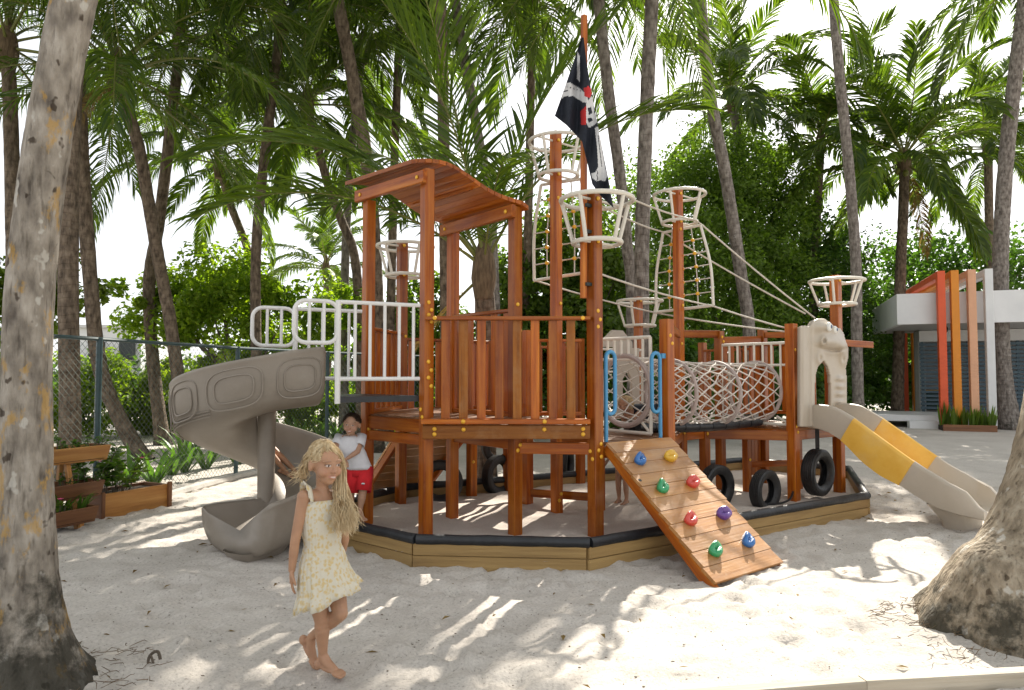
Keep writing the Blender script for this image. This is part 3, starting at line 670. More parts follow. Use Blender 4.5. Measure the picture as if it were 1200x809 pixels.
# framed end panels that carry the tunnel hoops
def end_panel(c, half, z0, z1, nb, hoop_z, side):
    b = MB(); r = .019; c0 = Vector((c.x, c.y, 0))
    a0 = c0 - side * half; a1 = c0 + side * half
    b.tube([Z(a0, z1), Z(a1, z1)], r); b.tube([Z(a0, z0), Z(a1, z0)], r); b.tube([Z(a0, z0), Z(a0, z1)], r); b.tube([Z(a1, z0), Z(a1, z1)], r)
    for k in range(nb):
        s = lerp(-half, half, (k + 1) / (nb + 1)); h = math.sqrt(max(0, TR ** 2 - s * s)) if abs(s) < TR else 0
        b.tube([Z(c0 + side * s, hoop_z + h), Z(c0 + side * s, z1)], r * .8)
    for sx in (-1, 1): b.tube([Z(c0 + side * sx * half, z0), Z(c0 + side * sx * half * .62, hoop_z - TR * .8)], r * .8)
    b.tube([Z(a0, hoop_z + TR * .9), Z(a1, hoop_z + TR * .9)], r * .8)
    return b
pr = -Vector((PX.x, PX.y, 0)); 
end_panel(T0 - PX * .05, .40, .985, 1.99, 7, T0.z, PX).build('white_railing', M_cream, ship, True)
end_panel(T1, .48, .985, 1.99, 7, T1.z, PX).build('white_railing', M_cream, ship, True)
# second white-barred panel on the far side with a small tan roof board
far = V3(1.50, 9.6)
end_panel(far, .5, 1.0, 1.95, 6, 1.3, AX).build('white_railing', M_cream, ship, True)
b = MB(); b.prism([(0, 0), (.62, 0), (.62, .08), (.42, .24), (.22, .24), (0, .08)], -.02, .02)
Rm = Matrix((AX, UP, AX.cross(UP))).transposed().to_4x4(); Rm.translation = Z(far, 1.98) - AX * .35; mobj('gable_panel', b.mesh('gable_panel', M_tan), ship, Rm)
b = MB(); b.prism([(0, 0), (.16, 0), (.16, .55), (.26, .68), (.36, .55), (.36, 0), (.52, 0), (.52, 1.0), (0, 1.0)], -.02, .02); Rm = Rm.copy(); Rm.translation = Z(far, .98) - AX * .1; mobj('tan_panel', b.mesh('tan_panel', M_tan), ship, Rm)

# blue grab handles
def grab(o, u, z0, z1, zl):
    b = MB(); r = .020
    b.tube([Z(o, z0), Z(o, z1 - .06)] + [Z(o, z1 - .06) + u * (.06 * (1 - math.cos(R(a)))) + UP * (.06 * math.sin(R(a))) for a in (30, 60, 90, 120, 150)] + [Z(o, z1 - .06) + u * .12, Z(o, zl + .06) + u * .12] +
           [Z(o, zl + .06) + u * (.06 + .06 * math.cos(R(a))) - UP * (.06 * math.sin(R(a))) for a in (30, 60, 90, 120, 160)], r, 10)
    b.build('grab_handle', M_blue, ship, True)
dEI = (pI - pE).normalized()
grab(pE + dEI * .12 + PX * .02, dEI, .96, 1.82, 1.22); grab(pI - dEI * .13 + PX * .02, -dEI, .96, 1.82, 1.22)
b = MB(); b.box(Z(pI - dEI * .08 + PX * .02, 1.79), (.06, .03, .05), frame(UP, dEI)); b.build('handle_bracket', M_blue, ship)

# --- climbing ramps
HOLD_M = {c: mat_plain(c + '_hold_resin', v, .08, 20, bump=.3, rough=.28, coat=.4) for c, v in dict(blue=(.02, .14, .42), yellow=(.72, .42, .03), green=(.02, .30, .11), red=(.62, .06, .04), purple=(.13, .05, .28)).items()}
def hold_mesh(c):
    b = MB(); n = 20
    rows = []
    for i, (r, z) in enumerate(((.052, 0), (.060, .016), (.058, .036), (.047, .050), (.026, .052), (.010, .040), (0.001, .036))):
        row = []
        for j in range(n):
            a = 2 * PI * j / n; k = 1 + .14 * math.sin(2 * a + .6) + .07 * math.sin(3 * a)
            zz = z + (.020 * max(0, math.sin(a)) if i in (2, 3, 4) else 0) - (.014 * max(0, math.cos(2 * a - .5)) if i >= 3 else 0)
            row.append(Vector((r * k * math.cos(a), r * k * .85 * math.sin(a), zz)))
        rows.append(row)
    b.add([q for r_ in rows for q in r_], [(i * n + j, i * n + (j + 1) % n, (i + 1) * n + (j + 1) % n, (i + 1) * n + j) for i in range(len(rows) - 1) for j in range(n)])
    return b.mesh('climbing_hold', HOLD_M[c], 'all')
HM = {c: hold_mesh(c) for c in HOLD_M}
def ramp_board(tl, tr, bl, br, n, m, name='ramp'):
    o = empty(name, (0, 0, 0), None, None); o.parent = ship; o.matrix_parent_inverse = W[ship.name].inverted()
    nn = (br - tl).cross(tr - bl).normalized(); nn = -nn if nn.z < 0 else nn
    for k in range(n):
        t0 = k / n + .0018; t1 = (k + 1) / n - .0018; tm = (t0 + t1) / 2
        a = tl.lerp(bl, tm); c = tr.lerp(br, tm); wd = (tl - bl).length * (t1 - t0)
        timber('ramp_plank', a - nn * .014, c - nn * .014, wd, .028, m, o, up=nn, ch=.003)
    for a, c, s in ((tl, bl, 1), (tr, br, -1)):
        inn = (tr - tl).normalized() * s * .03
        timber('stringer', a + inn - nn * .075, c + inn - nn * .075 + (c - a).normalized() * .03, .05, .09, M_wood, o, up=nn)
    return o, nn
rtl = Vector((.90, 6.44, .965)); rtr = Vector((1.62, 7.0, .965)); rbl = Vector((1.53, 5.21, .03)); rbr = Vector((2.27, 5.79, .03))
rampo, rn = ramp_board(rtl, rtr, rbl, rbr, 11, M_ramp)
def on_ramp(px, py):
    r = ray(px, py); o = Vector((0, 0, CAMZ)); return o + r * ((rtl - o).dot(rn) / r.dot(rn))
for c, px, py, a in (('blue', 749, 541, .3), ('yellow', 785, 538, -.3), ('green', 775, 573, .5), ('red', 811, 568, -.2), ('red', 808, 611, .2), ('purple', 847, 605, -.4), ('green', 837, 647, .1), ('blue', 875, 636, .4)):
    q = on_ramp(px, py); x = (rtr - rtl).normalized()
    Rm = (frame(rn, x) @ Matrix.Rotation(a, 3, 'Z') * 1.2).to_4x4(); Rm.translation = q + rn * .001; mobj('climbing_hold', HM[c], rampo, Rm, label=c + ' resin climbing hold')
q = on_ramp(750, 563); b = MB(); b.lathe([(0.0001, .002), (.017, .002), (.019, -.002)], 14, M=Matrix.Translation(q) @ frame(rn).to_4x4()); b.build('bolt_hole', M_dark, rampo)
ramp_board(Z(pG, 1.02), Z(pF, 1.02), Z(pG - PX * 1.15, .03), Z(pF - PX * 1.15, .03), 9, M_ramp)

# --- flag pole strapped to the front mast
timber('flag_pole', V3(.675, 6.42, 2.32), P(684.5, 19, 6.43), .058, .058, M_wood, ship, up=AX, ch=.012)
for z in (2.45, 2.95, 3.2): b = MB(); b.box(Z((pE + V3(.675, 6.42)) / 2, z), (.13, .08, .03), frame(UP, AX)); b.build('pole_strap', M_dark, ship)
# ------------------------------------------------------------------ spiral slide (part of the ship)
def sub_empty(name, **k):
    o = empty(name, (0, 0, 0), None, None); o.parent = ship; o.matrix_parent_inverse = W[ship.name].inverted()
    for a, v in k.items(): o[a] = v
    return o
spir = sub_empty('spiral_slide', label='grey brown moulded plastic spiral slide')
uh = Vector((-.91, -.41, 0)).normalized(); S0 = V3(-1.80, 6.50); S1 = S0 + uh * .48
rn_ = Vector((uh.y, -uh.x, 0)); HR = .52; HC = S1 + rn_ * HR
a0 = math.atan2((S1 - HC).y, (S1 - HC).x); TURN = R(326)
path = []
for k in range(7): path.append((S0 + uh * (.48 * k / 7), uh, 1.37 - .05 * k / 7))
NH = 60
for k in range(NH + 1):
    t = k / NH; a = a0 - TURN * t
    path.append((HC + Vector((math.cos(a), math.sin(a), 0)) * HR, Vector((math.sin(a), -math.cos(a), 0)), 1.31 - 1.16 * (t - .035 * math.sin(2 * PI * t))))
pe, he, ze = path[-1]
for k in range(1, 10):
    t = k / 9; path.append((pe + he * (.68 * t), he, ze - .11 * t + .03 * t * t))
NP = len(path)
SEC = [(-.46, .20), (-.43, .19), (-.36, .09), (-.20, .018), (0, -.005), (.15, .02), (.235, .11), (.275, .27), (.285, .40), (.30, .418), (.325, .415), (.335, .395), (.322, .375), (.322, .27), (.305, .12), (.25, -.01), (0, -.075), (-.2, -.05), (-.36, .0), (-.45, .10)]
def slide_pt(u, r, h):
    """u in path index (float); r outward from the helix centre; h above the floor"""
    i = min(int(u), NP - 2); f = u - i
    p = path[i][0].lerp(path[i + 1][0], f); d = path[i][1].lerp(path[i + 1][1], f).normalized(); z = lerp(path[i][2], path[i + 1][2], f)
    out = Vector((-d.y, d.x, 0))                       # left of travel = away from the helix centre (clockwise)
    return Z(p, z + h) + out * r
def sec_at(i):
    t = i / (NP - 1); k = 1.0
    o = []
    ent = sstep(.10, .0, t); ex = sstep(.80, 1.0, t)
    for j, (r, h) in enumerate(SEC):
        hh = h
        if h > .03:
            outer = r > 0
            kk = 1.0 + (.0 if not outer else .14 + .04 * ent)
            if outer: kk *= lerp(1, .95, ex)
            else: kk *= lerp(1, 1.75, ex) * lerp(1, 1.6, ent)
            hh = h * kk
        flare = 1 + .26 * ex
        o.append((r * flare, hh))
    return o
b = MB(); n = len(SEC); vs = []
for i in range(NP):
    for r, h in sec_at(i): vs.append(slide_pt(i, r, h))
fs = [(i * n + j, (i + 1) * n + j, (i + 1) * n + (j + 1) % n, i * n + (j + 1) % n) for i in range(NP - 1) for j in range(n)]
fs += [tuple(range(n)), tuple((NP - 1) * n + j for j in range(n - 1, -1, -1))]
b.add(vs, fs); chute = b.build('chute', M_grey, spir, 'all')
sub = chute.modifiers.new('s', 'SUBSURF'); sub.levels = 1; sub.render_levels = 1
# collar at the entry, moulded ovals on the outer wall, column, foot
b = MB()
def oval(u0, u1, h0, h1, k):
    pts = []
    for q in range(36):
        a = 2 * PI * q / 36; c = math.cos(a); s = math.sin(a)
        cc = math.copysign(abs(c) ** .6, c); ss_ = math.copysign(abs(s) ** .6, s)
        u = lerp(u0, u1, .5 + .5 * cc * k); h = lerp(h0, h1, .5 + .5 * ss_ * k)
        r = .303 + .021 * sstep(.08, .30, h); pts.append(slide_pt(u, r + .001, h))
    b.tube(pts, .0065, 5, closed=True)
for u0, u1 in ((.8, 6.4), (8, 14.2), (15.5, 21), (22, 27), (28, 33)):
    oval(u0, u1, .05, .40, 1.0); oval(u0, u1, .06, .39, .70)
for h0 in (.05, .075, .1): b.tube([slide_pt(lerp(14, 30, k / 20), .275 + .012 * sstep(.04, .1, h0), h0 - .02) for k in range(21)], .006, 5)
b.build('moulding', M_grey, spir, True)
b = MB(); zt = 1.12
b.lathe([(.0, 0), (.10, 0), (.085, .05), (.08, .4), (.085, zt - .1), (.088, zt + .12), (.06, zt + .16), (.0, zt + .17)], 24, M=Matrix.Translation(Z(HC + V3(.02, .02), 0)))
b.build('column', M_grey, spir, True)
b = MB(); fp = pe + he * .42; fl = Vector((-he.y, he.x, 0))
rows = []
for z, k in ((-.05, .85), (.0, .88), (.04, 1.0), (.08, 1.1)):
    for a in range(16):
        q = 2 * PI * a / 16; cc = math.copysign(abs(math.cos(q)) ** .6, math.cos(q)); s2 = math.copysign(abs(math.sin(q)) ** .6, math.sin(q))
        rows.append(Z(fp + he * (.24 * k * cc + .05) + fl * (.19 * k * s2), z))
b.add(rows, [(i * 16 + j, i * 16 + (j + 1) % 16, (i + 1) * 16 + (j + 1) % 16, (i + 1) * 16 + j) for i in range(3) for j in range(16)] + [tuple(range(15, -1, -1))])
b.build('foot', M_grey, spir, 'all')

# ------------------------------------------------------------------ straight slide through the monster-mouth panel
strs = sub_empty('straight_slide', label='tan straight slide with a yellow middle section')
q0 = Vector((3.87, 8.62, 0)); qd = Vector((.55, -.83, 0)).normalized(); ql = Vector((qd.y, -qd.x, 0))   # ql: right-hand side when going down... left seen from the front
prof_s = [(0, .985), (.16, .98), (.30, .945), (.46, .86), (.62, .755), (.80, .635), (.96, .53), (1.10, .44), (1.24, .355), (1.38, .285), (1.52, .235), (1.68, .205), (1.82, .195), (1.92, .185)]
def sl_z(s):
    for (s0, z0), (s1, z1) in zip(prof_s, prof_s[1:]):
        if s <= s1: return lerp(z0, z1, max(0, (s - s0) / (s1 - s0)))
    return prof_s[-1][1]
SS = [(-.305, -.03), (-.31, .20), (-.30, .225), (-.275, .232), (-.25, .22), (-.24, .05), (-.19, .008), (0, 0), (.19, .008), (.24, .05), (.25, .22), (.275, .232), (.30, .225), (.31, .20), (.305, -.03), (.24, -.05), (0, -.045), (-.24, -.05)]
def slide_seg(s0, s1, m, name, grow=0.0, n_=14):
    b = MB(); n = len(SS); vs = []
    for i in range(n_ + 1):
        s = lerp(s0, s1, i / n_); z = sl_z(s); c = q0 + qd * s
        sl = (sl_z(s + .02) - sl_z(s - .02)) / .04
        up_ = Vector((-qd.x * sl, -qd.y * sl, 1)).normalized()
        wk = 1 + .02 * math.sin(s * 9) * (1 if grow == 0 else 0)
        hk = lerp(1.0, 1.22, sstep(0, .3, s)) * lerp(1, .75, sstep(1.35, 1.9, s)); hk *= lerp(1, .25, sstep(1.72, 1.93, s))
        dn = lerp(0, -.05, sstep(.45, .8, s) * sstep(1.2, .9, s))
        for r, h in SS:
            hh = h * hk if h > .1 else (h + dn * (1 if abs(r) > .28 else .3) if h < 0 else h)
            vs.append(Z(c, z) + ql * (r * (wk + grow)) + up_ * hh)
    fs = [(i * n + j, (i + 1) * n + j, (i + 1) * n + (j + 1) % n, i * n + (j + 1) % n) for i in range(n_) for j in range(n)]
    fs += [tuple(range(n)), tuple(n_ * n + j for j in range(n - 1, -1, -1))]
    b.add(vs, fs); me = b.mesh(name, m, 'all')
    bm = bmesh.new(); bm.from_mesh(me); bmesh.ops.recalc_face_normals(bm, faces=bm.faces); bm.to_mesh(me); bm.free()
    me.set_sharp_from_angle(angle=R(60)); mobj(name, me, strs)
slide_seg(.02, .50, M_tan, 'upper_section'); slide_seg(.47, 1.13, M_slidey, 'yellow_section', .025); slide_seg(1.10, 1.93, M_tan, 'lower_section')
b = MB(); rows = []
for z, k, sh in ((-.03, .85, .0), (.05, .9, .0), (.13, 1.05, -.03), (.22, 1.2, -.08)):
    for a in range(16):
        q = 2 * PI * a / 16; cc = math.copysign(abs(math.cos(q)) ** .5, math.cos(q)); s2 = math.copysign(abs(math.sin(q)) ** .5, math.sin(q))
        rows.append(Z(q0 + qd * (1.60 + sh + .17 * k * cc) + ql * (.21 * k * s2), z))
b.add(rows, [(i * 16 + j, i * 16 + (j + 1) % 16, (i + 1) * 16 + (j + 1) % 16, (i + 1) * 16 + j) for i in range(3) for j in range(16)])
b.build('foot', M_tan, strs, 'all')

# monster-mouth panel: moulded relief with an arched opening
def panel_pt(px, py, off=0.0):
    o = pK + (pL - pK).normalized() * .5 + PX * .07; nrm = PX; r = ray(px, py); c = Vector((0, 0, CAMZ))
    return c + r * ((o - c).dot(nrm) / r.dot(nrm)) + nrm * off
OUT = [(936, 500), (935.5, 384), (941, 381.5), (946, 383.5), (950, 377), (957, 373.5), (964, 374), (971, 378), (976, 384), (983, 385), (987, 391), (988.5, 399), (992.5, 409), (992, 421), (989.5, 432), (991, 446), (991, 462), (990, 500)]
HOLE = [(952.5, 500), (953, 462), (954, 440), (957, 430), (963, 423), (968, 430), (971, 442), (971.5, 460), (971, 500)]
def gb(x, y, cx, cy, rx, ry): return math.exp(-(((x - cx) / rx) ** 2 + ((y - cy) / ry) ** 2))
def relief(x, y):
    h = .045
    h += .12 * gb(x, y, 972, 401, 15, 10) + .07 * gb(x, y, 985, 408, 6, 8)                # snout
    h += .08 * gb(x, y, 962, 383, 11, 8)                                                   # brow
    h += .05 * gb(x, y, 968, 384, 4, 5) + .04 * gb(x, y, 975.5, 387, 3.5, 4.5)             # eye sockets
    h += .05 * gb(x, y, 962.5, 400, 4, 6) - .06 * gb(x, y, 962.5, 400, 2, 3.5)            # cheek curl
    h += .06 * gb(x, y, 959, 420, 4, 7) - .05 * gb(x, y, 959, 420, 2, 4) + .06 * gb(x, y, 986, 421, 4, 7) - .05 * gb(x, y, 986, 421, 2, 4)
    for k in range(4): h += .04 * gb(x, y, 982, 444 + k * 9, 4.5, 2.8)                    # teeth ribs
    h += .03 * gb(x, y, 941, 440, 2.5, 70) + .012 * math.sin(x * 1.1) * gb(x, y, 944, 440, 6, 80)
    h -= .05 * gb(x, y, 975, 411 + .03 * (x - 975) ** 2 * -.3, 13, 1.8)                                               # mouth line
    return h
def fp_pt(x, y, e=0.0):
    h = relief(x, y); return panel_pt(x - (h - .02) * 78, y, h + e)
st = .8; b = MB(); ids = {}; nx = int(60 / st); ny = int(128 / st)
def pid(i, j, front):
    k = (i, j, front)
    if k not in ids:
        x = 934 + i * st; y = 373 + j * st; ids[k] = len(b.v); b.v.append(tuple(fp_pt(x, y) if front else panel_pt(x, y, -.02)))
    return ids[k]
inside = {}
for i in range(nx):
    for j in range(ny):
        x = 934 + (i + .5) * st; y = 373 + (j + .5) * st
        inside[(i, j)] = inpoly(x, y, OUT) and not inpoly(x, y, HOLE)
for (i, j), v in inside.items():
    if not v: continue
    b.f.append([pid(i, j + 1, 1), pid(i + 1, j + 1, 1), pid(i + 1, j, 1), pid(i, j, 1)]); b.m.append(0)
    b.f.append([pid(i, j, 0), pid(i + 1, j, 0), pid(i + 1, j + 1, 0), pid(i, j + 1, 0)]); b.m.append(0)
    for (di, dj, e) in ((-1, 0, ((0, 0), (0, 1))), (1, 0, ((1, 1), (1, 0))), (0, -1, ((1, 0), (0, 0))), (0, 1, ((0, 1), (1, 1)))):
        if not inside.get((i + di, j + dj), False):
            (a, c), (d, e2) = e
            b.f.append([pid(i + a, j + c, 1), pid(i + a, j + c, 0), pid(i + d, j + e2, 0), pid(i + d, j + e2, 1)]); b.m.append(0)
mon = b.build('monster_mouth_panel', M_tan, ship, 'all', label='tan moulded monster face panel round the slide entry')
sm = mon.modifiers.new('sm', 'SMOOTH'); sm.factor = .5; sm.iterations = 2
M_eye = mat_plain('eye_white', (.78, .78, .74), .03, 8, rough=.4); M_pup = mat_plain('eye_pupil', (.05, .09, .18), .1, 8, rough=.3)
for px, py, k in ((968, 384, 1.0), (975.5, 387, .85)):
    c = fp_pt(px, py, -.004); fr = frame(PX)
    e = MB(); e.sphere((0, 0, 0), (.058 * k, .046 * k, .030), 16, 10); Rm = fr.to_4x4(); Rm.translation = c; eo = e.build('monster_eye', M_eye, ship, 'all', M=Rm)
    e = MB(); e.sphere((0, 0, 0), (.026 * k, .020 * k, .012), 12, 8); Rm2 = fr.to_4x4(); Rm2.translation = c + PX * .024 + AX * .004; e.build('pupil', M_pup, eo, 'all', M=Rm2)

# ------------------------------------------------------------------ flag
LE = [(681.5, 44), (673, 70), (664, 96), (655, 122), (650, 136), (664, 147), (682, 166), (688, 190), (694, 216), (704, 230), (718, 243)]
RE = [(684.0, 44), (687, 70), (690.5, 92), (694, 112), (697, 128), (700, 144), (704, 164), (708, 186), (713, 210), (716, 228), (719, 244)]
FY = 6.31
def interp(E, v):
    s = v * (len(E) - 1); i = min(int(s), len(E) - 2); f = s - i; return (lerp(E[i][0], E[i + 1][0], f), lerp(E[i][1], E[i + 1][1], f))
BAND = [(655, 110), (661, 99), (668, 97), (680, 104), (688, 112), (690, 121), (683, 120), (672, 113), (662, 113), (654, 119)]
RED1 = [(684, 103), (690, 101), (695, 108), (691, 115), (685, 113)]; RED2 = [(680, 131), (687, 124), (687, 146), (681, 147)]
SKULL = [(687, 121), (693, 113), (697, 119), (700, 131), (701, 142), (696, 147), (690, 150), (687, 144)]
HOLES = [[(689, 127), (693, 125), (694, 133), (690, 135)], [(696, 124), (699, 127), (699.5, 133), (696.5, 133)], [(688.5, 139), (693, 138), (695, 141), (690, 144)]]
BONE = [(697, 150), (702, 148), (704, 160), (706, 178), (709, 196), (712, 206), (709, 213), (703, 211), (700, 213), (694, 209), (692.5, 203), (697, 203), (701, 196), (700, 176)]
STRIPE = [(676.5, 60), (679.5, 66), (679.5, 97), (676, 92)]
b = MB(); NU, NV = 64, 170; th = .0015
for side in (0, 1):
    base = len(b.v)
    for j in range(NV + 1):
        v = j / NV; l = interp(LE, v); r = interp(RE, v)
        for i in range(NU + 1):
            u = i / NU; x = lerp(l[0], r[0], u); y = lerp(l[1], r[1], u); wdt = (r[0] - l[0])
            dep = .05 * math.sin((x - 682) * .34 + y * .025) * min(1, wdt / 16) + .018 * math.sin(y * .11 + u * 7) * min(1, wdt / 10) + .002 * math.sin(u * 30 + y * .3)
            d = -.055 * sstep(681, 689, x) + .05 * sstep(684, 676, x)
            q = P(x, y, FY + dep * .9 + d + (th if side else -th)); b.v.append(tuple(q))
    for j in range(NV):
        for i in range(NU):
            v = (j + .5) / NV; u = (i + .5) / NU; l = interp(LE, v); r = interp(RE, v); x = lerp(l[0], r[0], u); y = lerp(l[1], r[1], u)
            m = 0
            if inpoly(x, y, BAND) or inpoly(x, y, SKULL) or inpoly(x, y, BONE) or inpoly(x, y, STRIPE): m = 1
            if m and (any(inpoly(x, y, h) for h in HOLES)): m = 0
            if inpoly(x, y, RED1) or inpoly(x, y, RED2): m = 2
            if inpoly(x, y, BAND) and ((x - 663) ** 2 / 12 + (y - 107) ** 2 / 1 < 1 or (abs(y - 101 - (x - 662) * .3) < .7 and int(x) % 4 == 0)): m = 0
            if inpoly(x, y, BONE) and ((abs(x - 701 - (y - 160) * .12) < .45 and 158 < y < 196) or (abs(x - 700 - .5 * math.sin(y)) < .5 and y > 200)): m = 0
            k = base + j * (NU + 1) + i; f = [k, k + 1, k + NU + 2, k + NU + 1]
            b.f.append(f if side else f[::-1]); b.m.append(m)
flag = b.build('pirate_flag', [M_navy, M_flagw, M_flagr], None, 'all', label='limp navy pirate flag with skull and bones hanging from the flag pole', cat='flag')

# ------------------------------------------------------------------ tyres
def tyre_mesh(Ro, Ri, wd):
    b = MB(); h = wd / 2; rm = (Ro + Ri) / 2
    pr = [(Ri, -h * .55), (Ri - .004, -h * .42), (Ri + .012, -h * .36), (Ro - .035, -h * .7), (Ro - .02, -h * .55), (Ro - .02, h * .55), (Ro - .035, h * .7), (Ri + .012, h * .36), (Ri - .004, h * .42), (Ri, h * .55),
          (Ri + .012, h * .66), (Ri + .03, h * .84), (rm, h), (rm + .035, h * .98), (Ro - .03, h * .93), (Ro - .012, h * .84), (Ro - .003, h * .72)]
    g = []
    for x in (.62, .30, -.02, -.34, -.66):
        g += [(Ro, h * (x + .11)), (Ro - .008, h * (x + .09)), (Ro - .008, h * (x + .03)), (Ro, h * (x + .01))]
    pr += g + [(Ro - .003, -h * .74), (Ro - .012, -h * .84), (Ro - .03, -h * .93), (rm + .035, -h * .98), (rm, -h), (Ri + .03, -h * .84), (Ri + .012, -h * .66)]
    b.lathe(pr, 40, closed=True); return b.mesh('tyre', M_tyre, True)
TM = tyre_mesh(.285, .165, .17)
def tyre(px, py, n, label, s=1.0, z0=.06, sink=.04, strap=None, d=None):
    g = G(px, py, z0) if d is None else Vector((P(px, py, d).x, d, z0)); g.z = z0 - sink + .285 * s; g = g + Vector((0, 0, 0))
    Rm = (frame(Vector(n)) * s).to_4x4(); Rm.translation = g
    t = mobj('tyre', TM, None, Rm, label=label, cat='tyre', group='old tyres set round the ship sandpit'); t['group'] = 'old tyres set round the ship sandpit'
    if strap:
        b = MB(); top = g + Vector((0, 0, .285 * s - .03)); b.bar(top - Vector((0, 0, .06)), Vector((top.x, top.y, strap)), .012, .05, up=(1, 0, 0)); b.build('strap', M_pad, t)
    return t
tyre(516, 588, (.15, -1, .05), 'worn tyre standing upright under the roofed tower beside the corner post', .95)
tyre(584, 577, (.75, -.66, 0), 'tyre half sunk in sand behind the middle legs of the tall tower', .92)
tyre(662, 566, (.95, -.3, 0), 'tyre at the far kerb behind the ladder cross bar', 1.0)
tyre(840, 592, (.55, -.83, 0), 'tyre half hidden behind the climbing ramp', .9)
tyre(897, 594, (.62, -.78, .0), 'black tyre leaning on the kerb padding between ramp and slide post', .86, sink=.06)
tyre(959, 581, (.62, -.78, .0), 'largest tyre hanging by a strap under the straight slide', 1.0, z0=.11, sink=0, strap=.95)
tyre(584, 560, (.35, -.95, .0), 'tyre hung high under the deck behind the tower legs', .8, z0=.42, sink=0, d=9.1)
W_ch = MB(); W_ch.tube(catmull([V3(2.78, 8.02, .12), V3(3.0, 7.98, .10), V3(3.25, 8.1, .12), Z(pK, .2)], 5), .013, 6); W_ch.build('tyre_tether', M_pad, ship, True)

# ------------------------------------------------------------------ pavilion
c0 = Vector((11.6, 20.5, 0)); fd = Vector((.935, -.355, 0)).normalized(); bd = Vector((.355, .935, 0)).normalized()
pav = empty('pavilion', c0, 'white flat roofed pavilion with blue grey slatted wall beyond the straight slide', 'building')
def pbox(name, u0, u1, v0, v1, z0, z1, m, parent=None):
    b = MB(); b.prism([c0 + fd * u0 + bd * v0, c0 + fd * u1 + bd * v0, c0 + fd * u1 + bd * v1, c0 + fd * u0 + bd * v1], z0, z1); return b.build(name, m, parent or pav)
pbox('fascia', 0, 9, 0, .16, 3.1, 4.02, M_render); pbox('fascia', 0, .16, .164, 5.4, 3.1, 4.02, M_render); pbox('roof_slab', .164, 9, .164, 5.4, 3.7, 3.95, M_render)
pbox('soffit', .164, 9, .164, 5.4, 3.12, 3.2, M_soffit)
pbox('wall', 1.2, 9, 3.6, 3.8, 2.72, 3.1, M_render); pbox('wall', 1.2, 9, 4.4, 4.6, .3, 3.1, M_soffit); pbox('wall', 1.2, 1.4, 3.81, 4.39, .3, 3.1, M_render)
pbox('plinth', .9, 9, 1.2, 4.6, -.05, .3, M_conc)
for k in range(17):
    z = .42 + k * .135; pbox('slat', 1.2, 9, 3.60, 3.64, z, z + .088, M_slat)
for u in (1.25, 2.6, 4.0, 5.4): pbox('slat_post', u, u + .08, 3.65, 3.73, .3, 2.72, M_slat)
pbox('terrace_slab', -.55, 1.6, .35, 2.9, .19, .37, M_render)
pbox('step', .25, 1.35, -.05, .34, -.05, .22, M_render)
# ceiling lamp under the soffit
b = MB(); lc = c0 + fd * 1.3 + bd * .5; b.sphere(Z(lc, 2.95), .12, 12, 8); b.tube([Z(lc, 2.95), Z(lc, 3.12)], .03); b.build('lamp', M_dark, pav, True)
def front_at(px, off):
    o = c0 - bd * off; r = ray(px, 439); t = (Vector((o.x, o.y)).cross(Vector((fd.x, fd.y))) if False else 0)
    # solve o + fd*s = r*k
    a, b_, c_, d_ = fd.x, -r.x, fd.y, -r.y; e, f_ = -o.x, -o.y; det = a * d_ - b_ * c_
    return (e * d_ - b_ * f_) / det
for px, m, lab, cat in ((1105, M_fr_red, 'red orange painted portal frame straddling the pavilion roof corner', 0), (1121, M_fr_or, 'bright orange painted portal frame over the pavilion roof', 0), (1141, M_fr_pe, 'pale peach painted portal frame over the pavilion roof', 0), (1161, M_render, 'white painted portal frame over the pavilion roof beside the palm trunk', 0)):
    s = front_at(px, .22); p = c0 + fd * s - bd * .22; q = p + bd * 6.1
    o = empty('portal_frame', p, lab, 'portal frame')
    timber('upright', Z(p, .1), Z(p, 4.62), .22, .20, m, o, up=fd, ch=.01); timber('upright', Z(q, .1), Z(q, 4.62), .22, .20, m, o, up=fd, ch=.01)
    timber('crossbeam', Z(p, 4.52) + bd * .112, Z(q, 4.52) - bd * .112, .20, .2, m, o, ch=.01)
# bin
bp_ = P(1093, 439, 24.0); bp_.z = 0
bino = empty('wheelie_bin', bp_, 'dark green bin standing on the pavilion terrace', 'bin')
b = MB(); I3 = frame(UP, fd)
b.add([Z(bp_, .37) + fd * x * .25 + bd * y * .25 for x, y in ((-1, -1), (1, -1), (1, 1), (-1, 1))] + [Z(bp_, 1.0) + fd * x * .33 + bd * y * .33 for x, y in ((-1, -1), (1, -1), (1, 1), (-1, 1))], [(3, 2, 1, 0), (4, 5, 6, 7), (0, 1, 5, 4), (1, 2, 6, 5), (2, 3, 7, 6), (3, 0, 4, 7)]); b.build('body', M_binm, bino)
b = MB(); b.box(Z(bp_, 1.035), (.74, .74, .06), I3); b.build('lid', M_yellow, bino)
# planting bed in front of it
s0 = front_at(1103, .7); s1 = front_at(1166, .7)
bed = empty('planting_bed', c0 + fd * s0 - bd * .7, 'low timber edged bed of spiky plants below the portal frames', 'planting bed')
ba = c0 + fd * s0 - bd * .75; bb = c0 + fd * s1 - bd * .75
timber('edge_board', Z(ba, .08), Z(bb, .08), .06, .2, M_plantd, bed); b = MB(); b.prism([ba + bd * .04, bb + bd * .04, bb + bd * .6, ba + bd * .6], -.05, .14); b.build('soil', M_soil, bed)

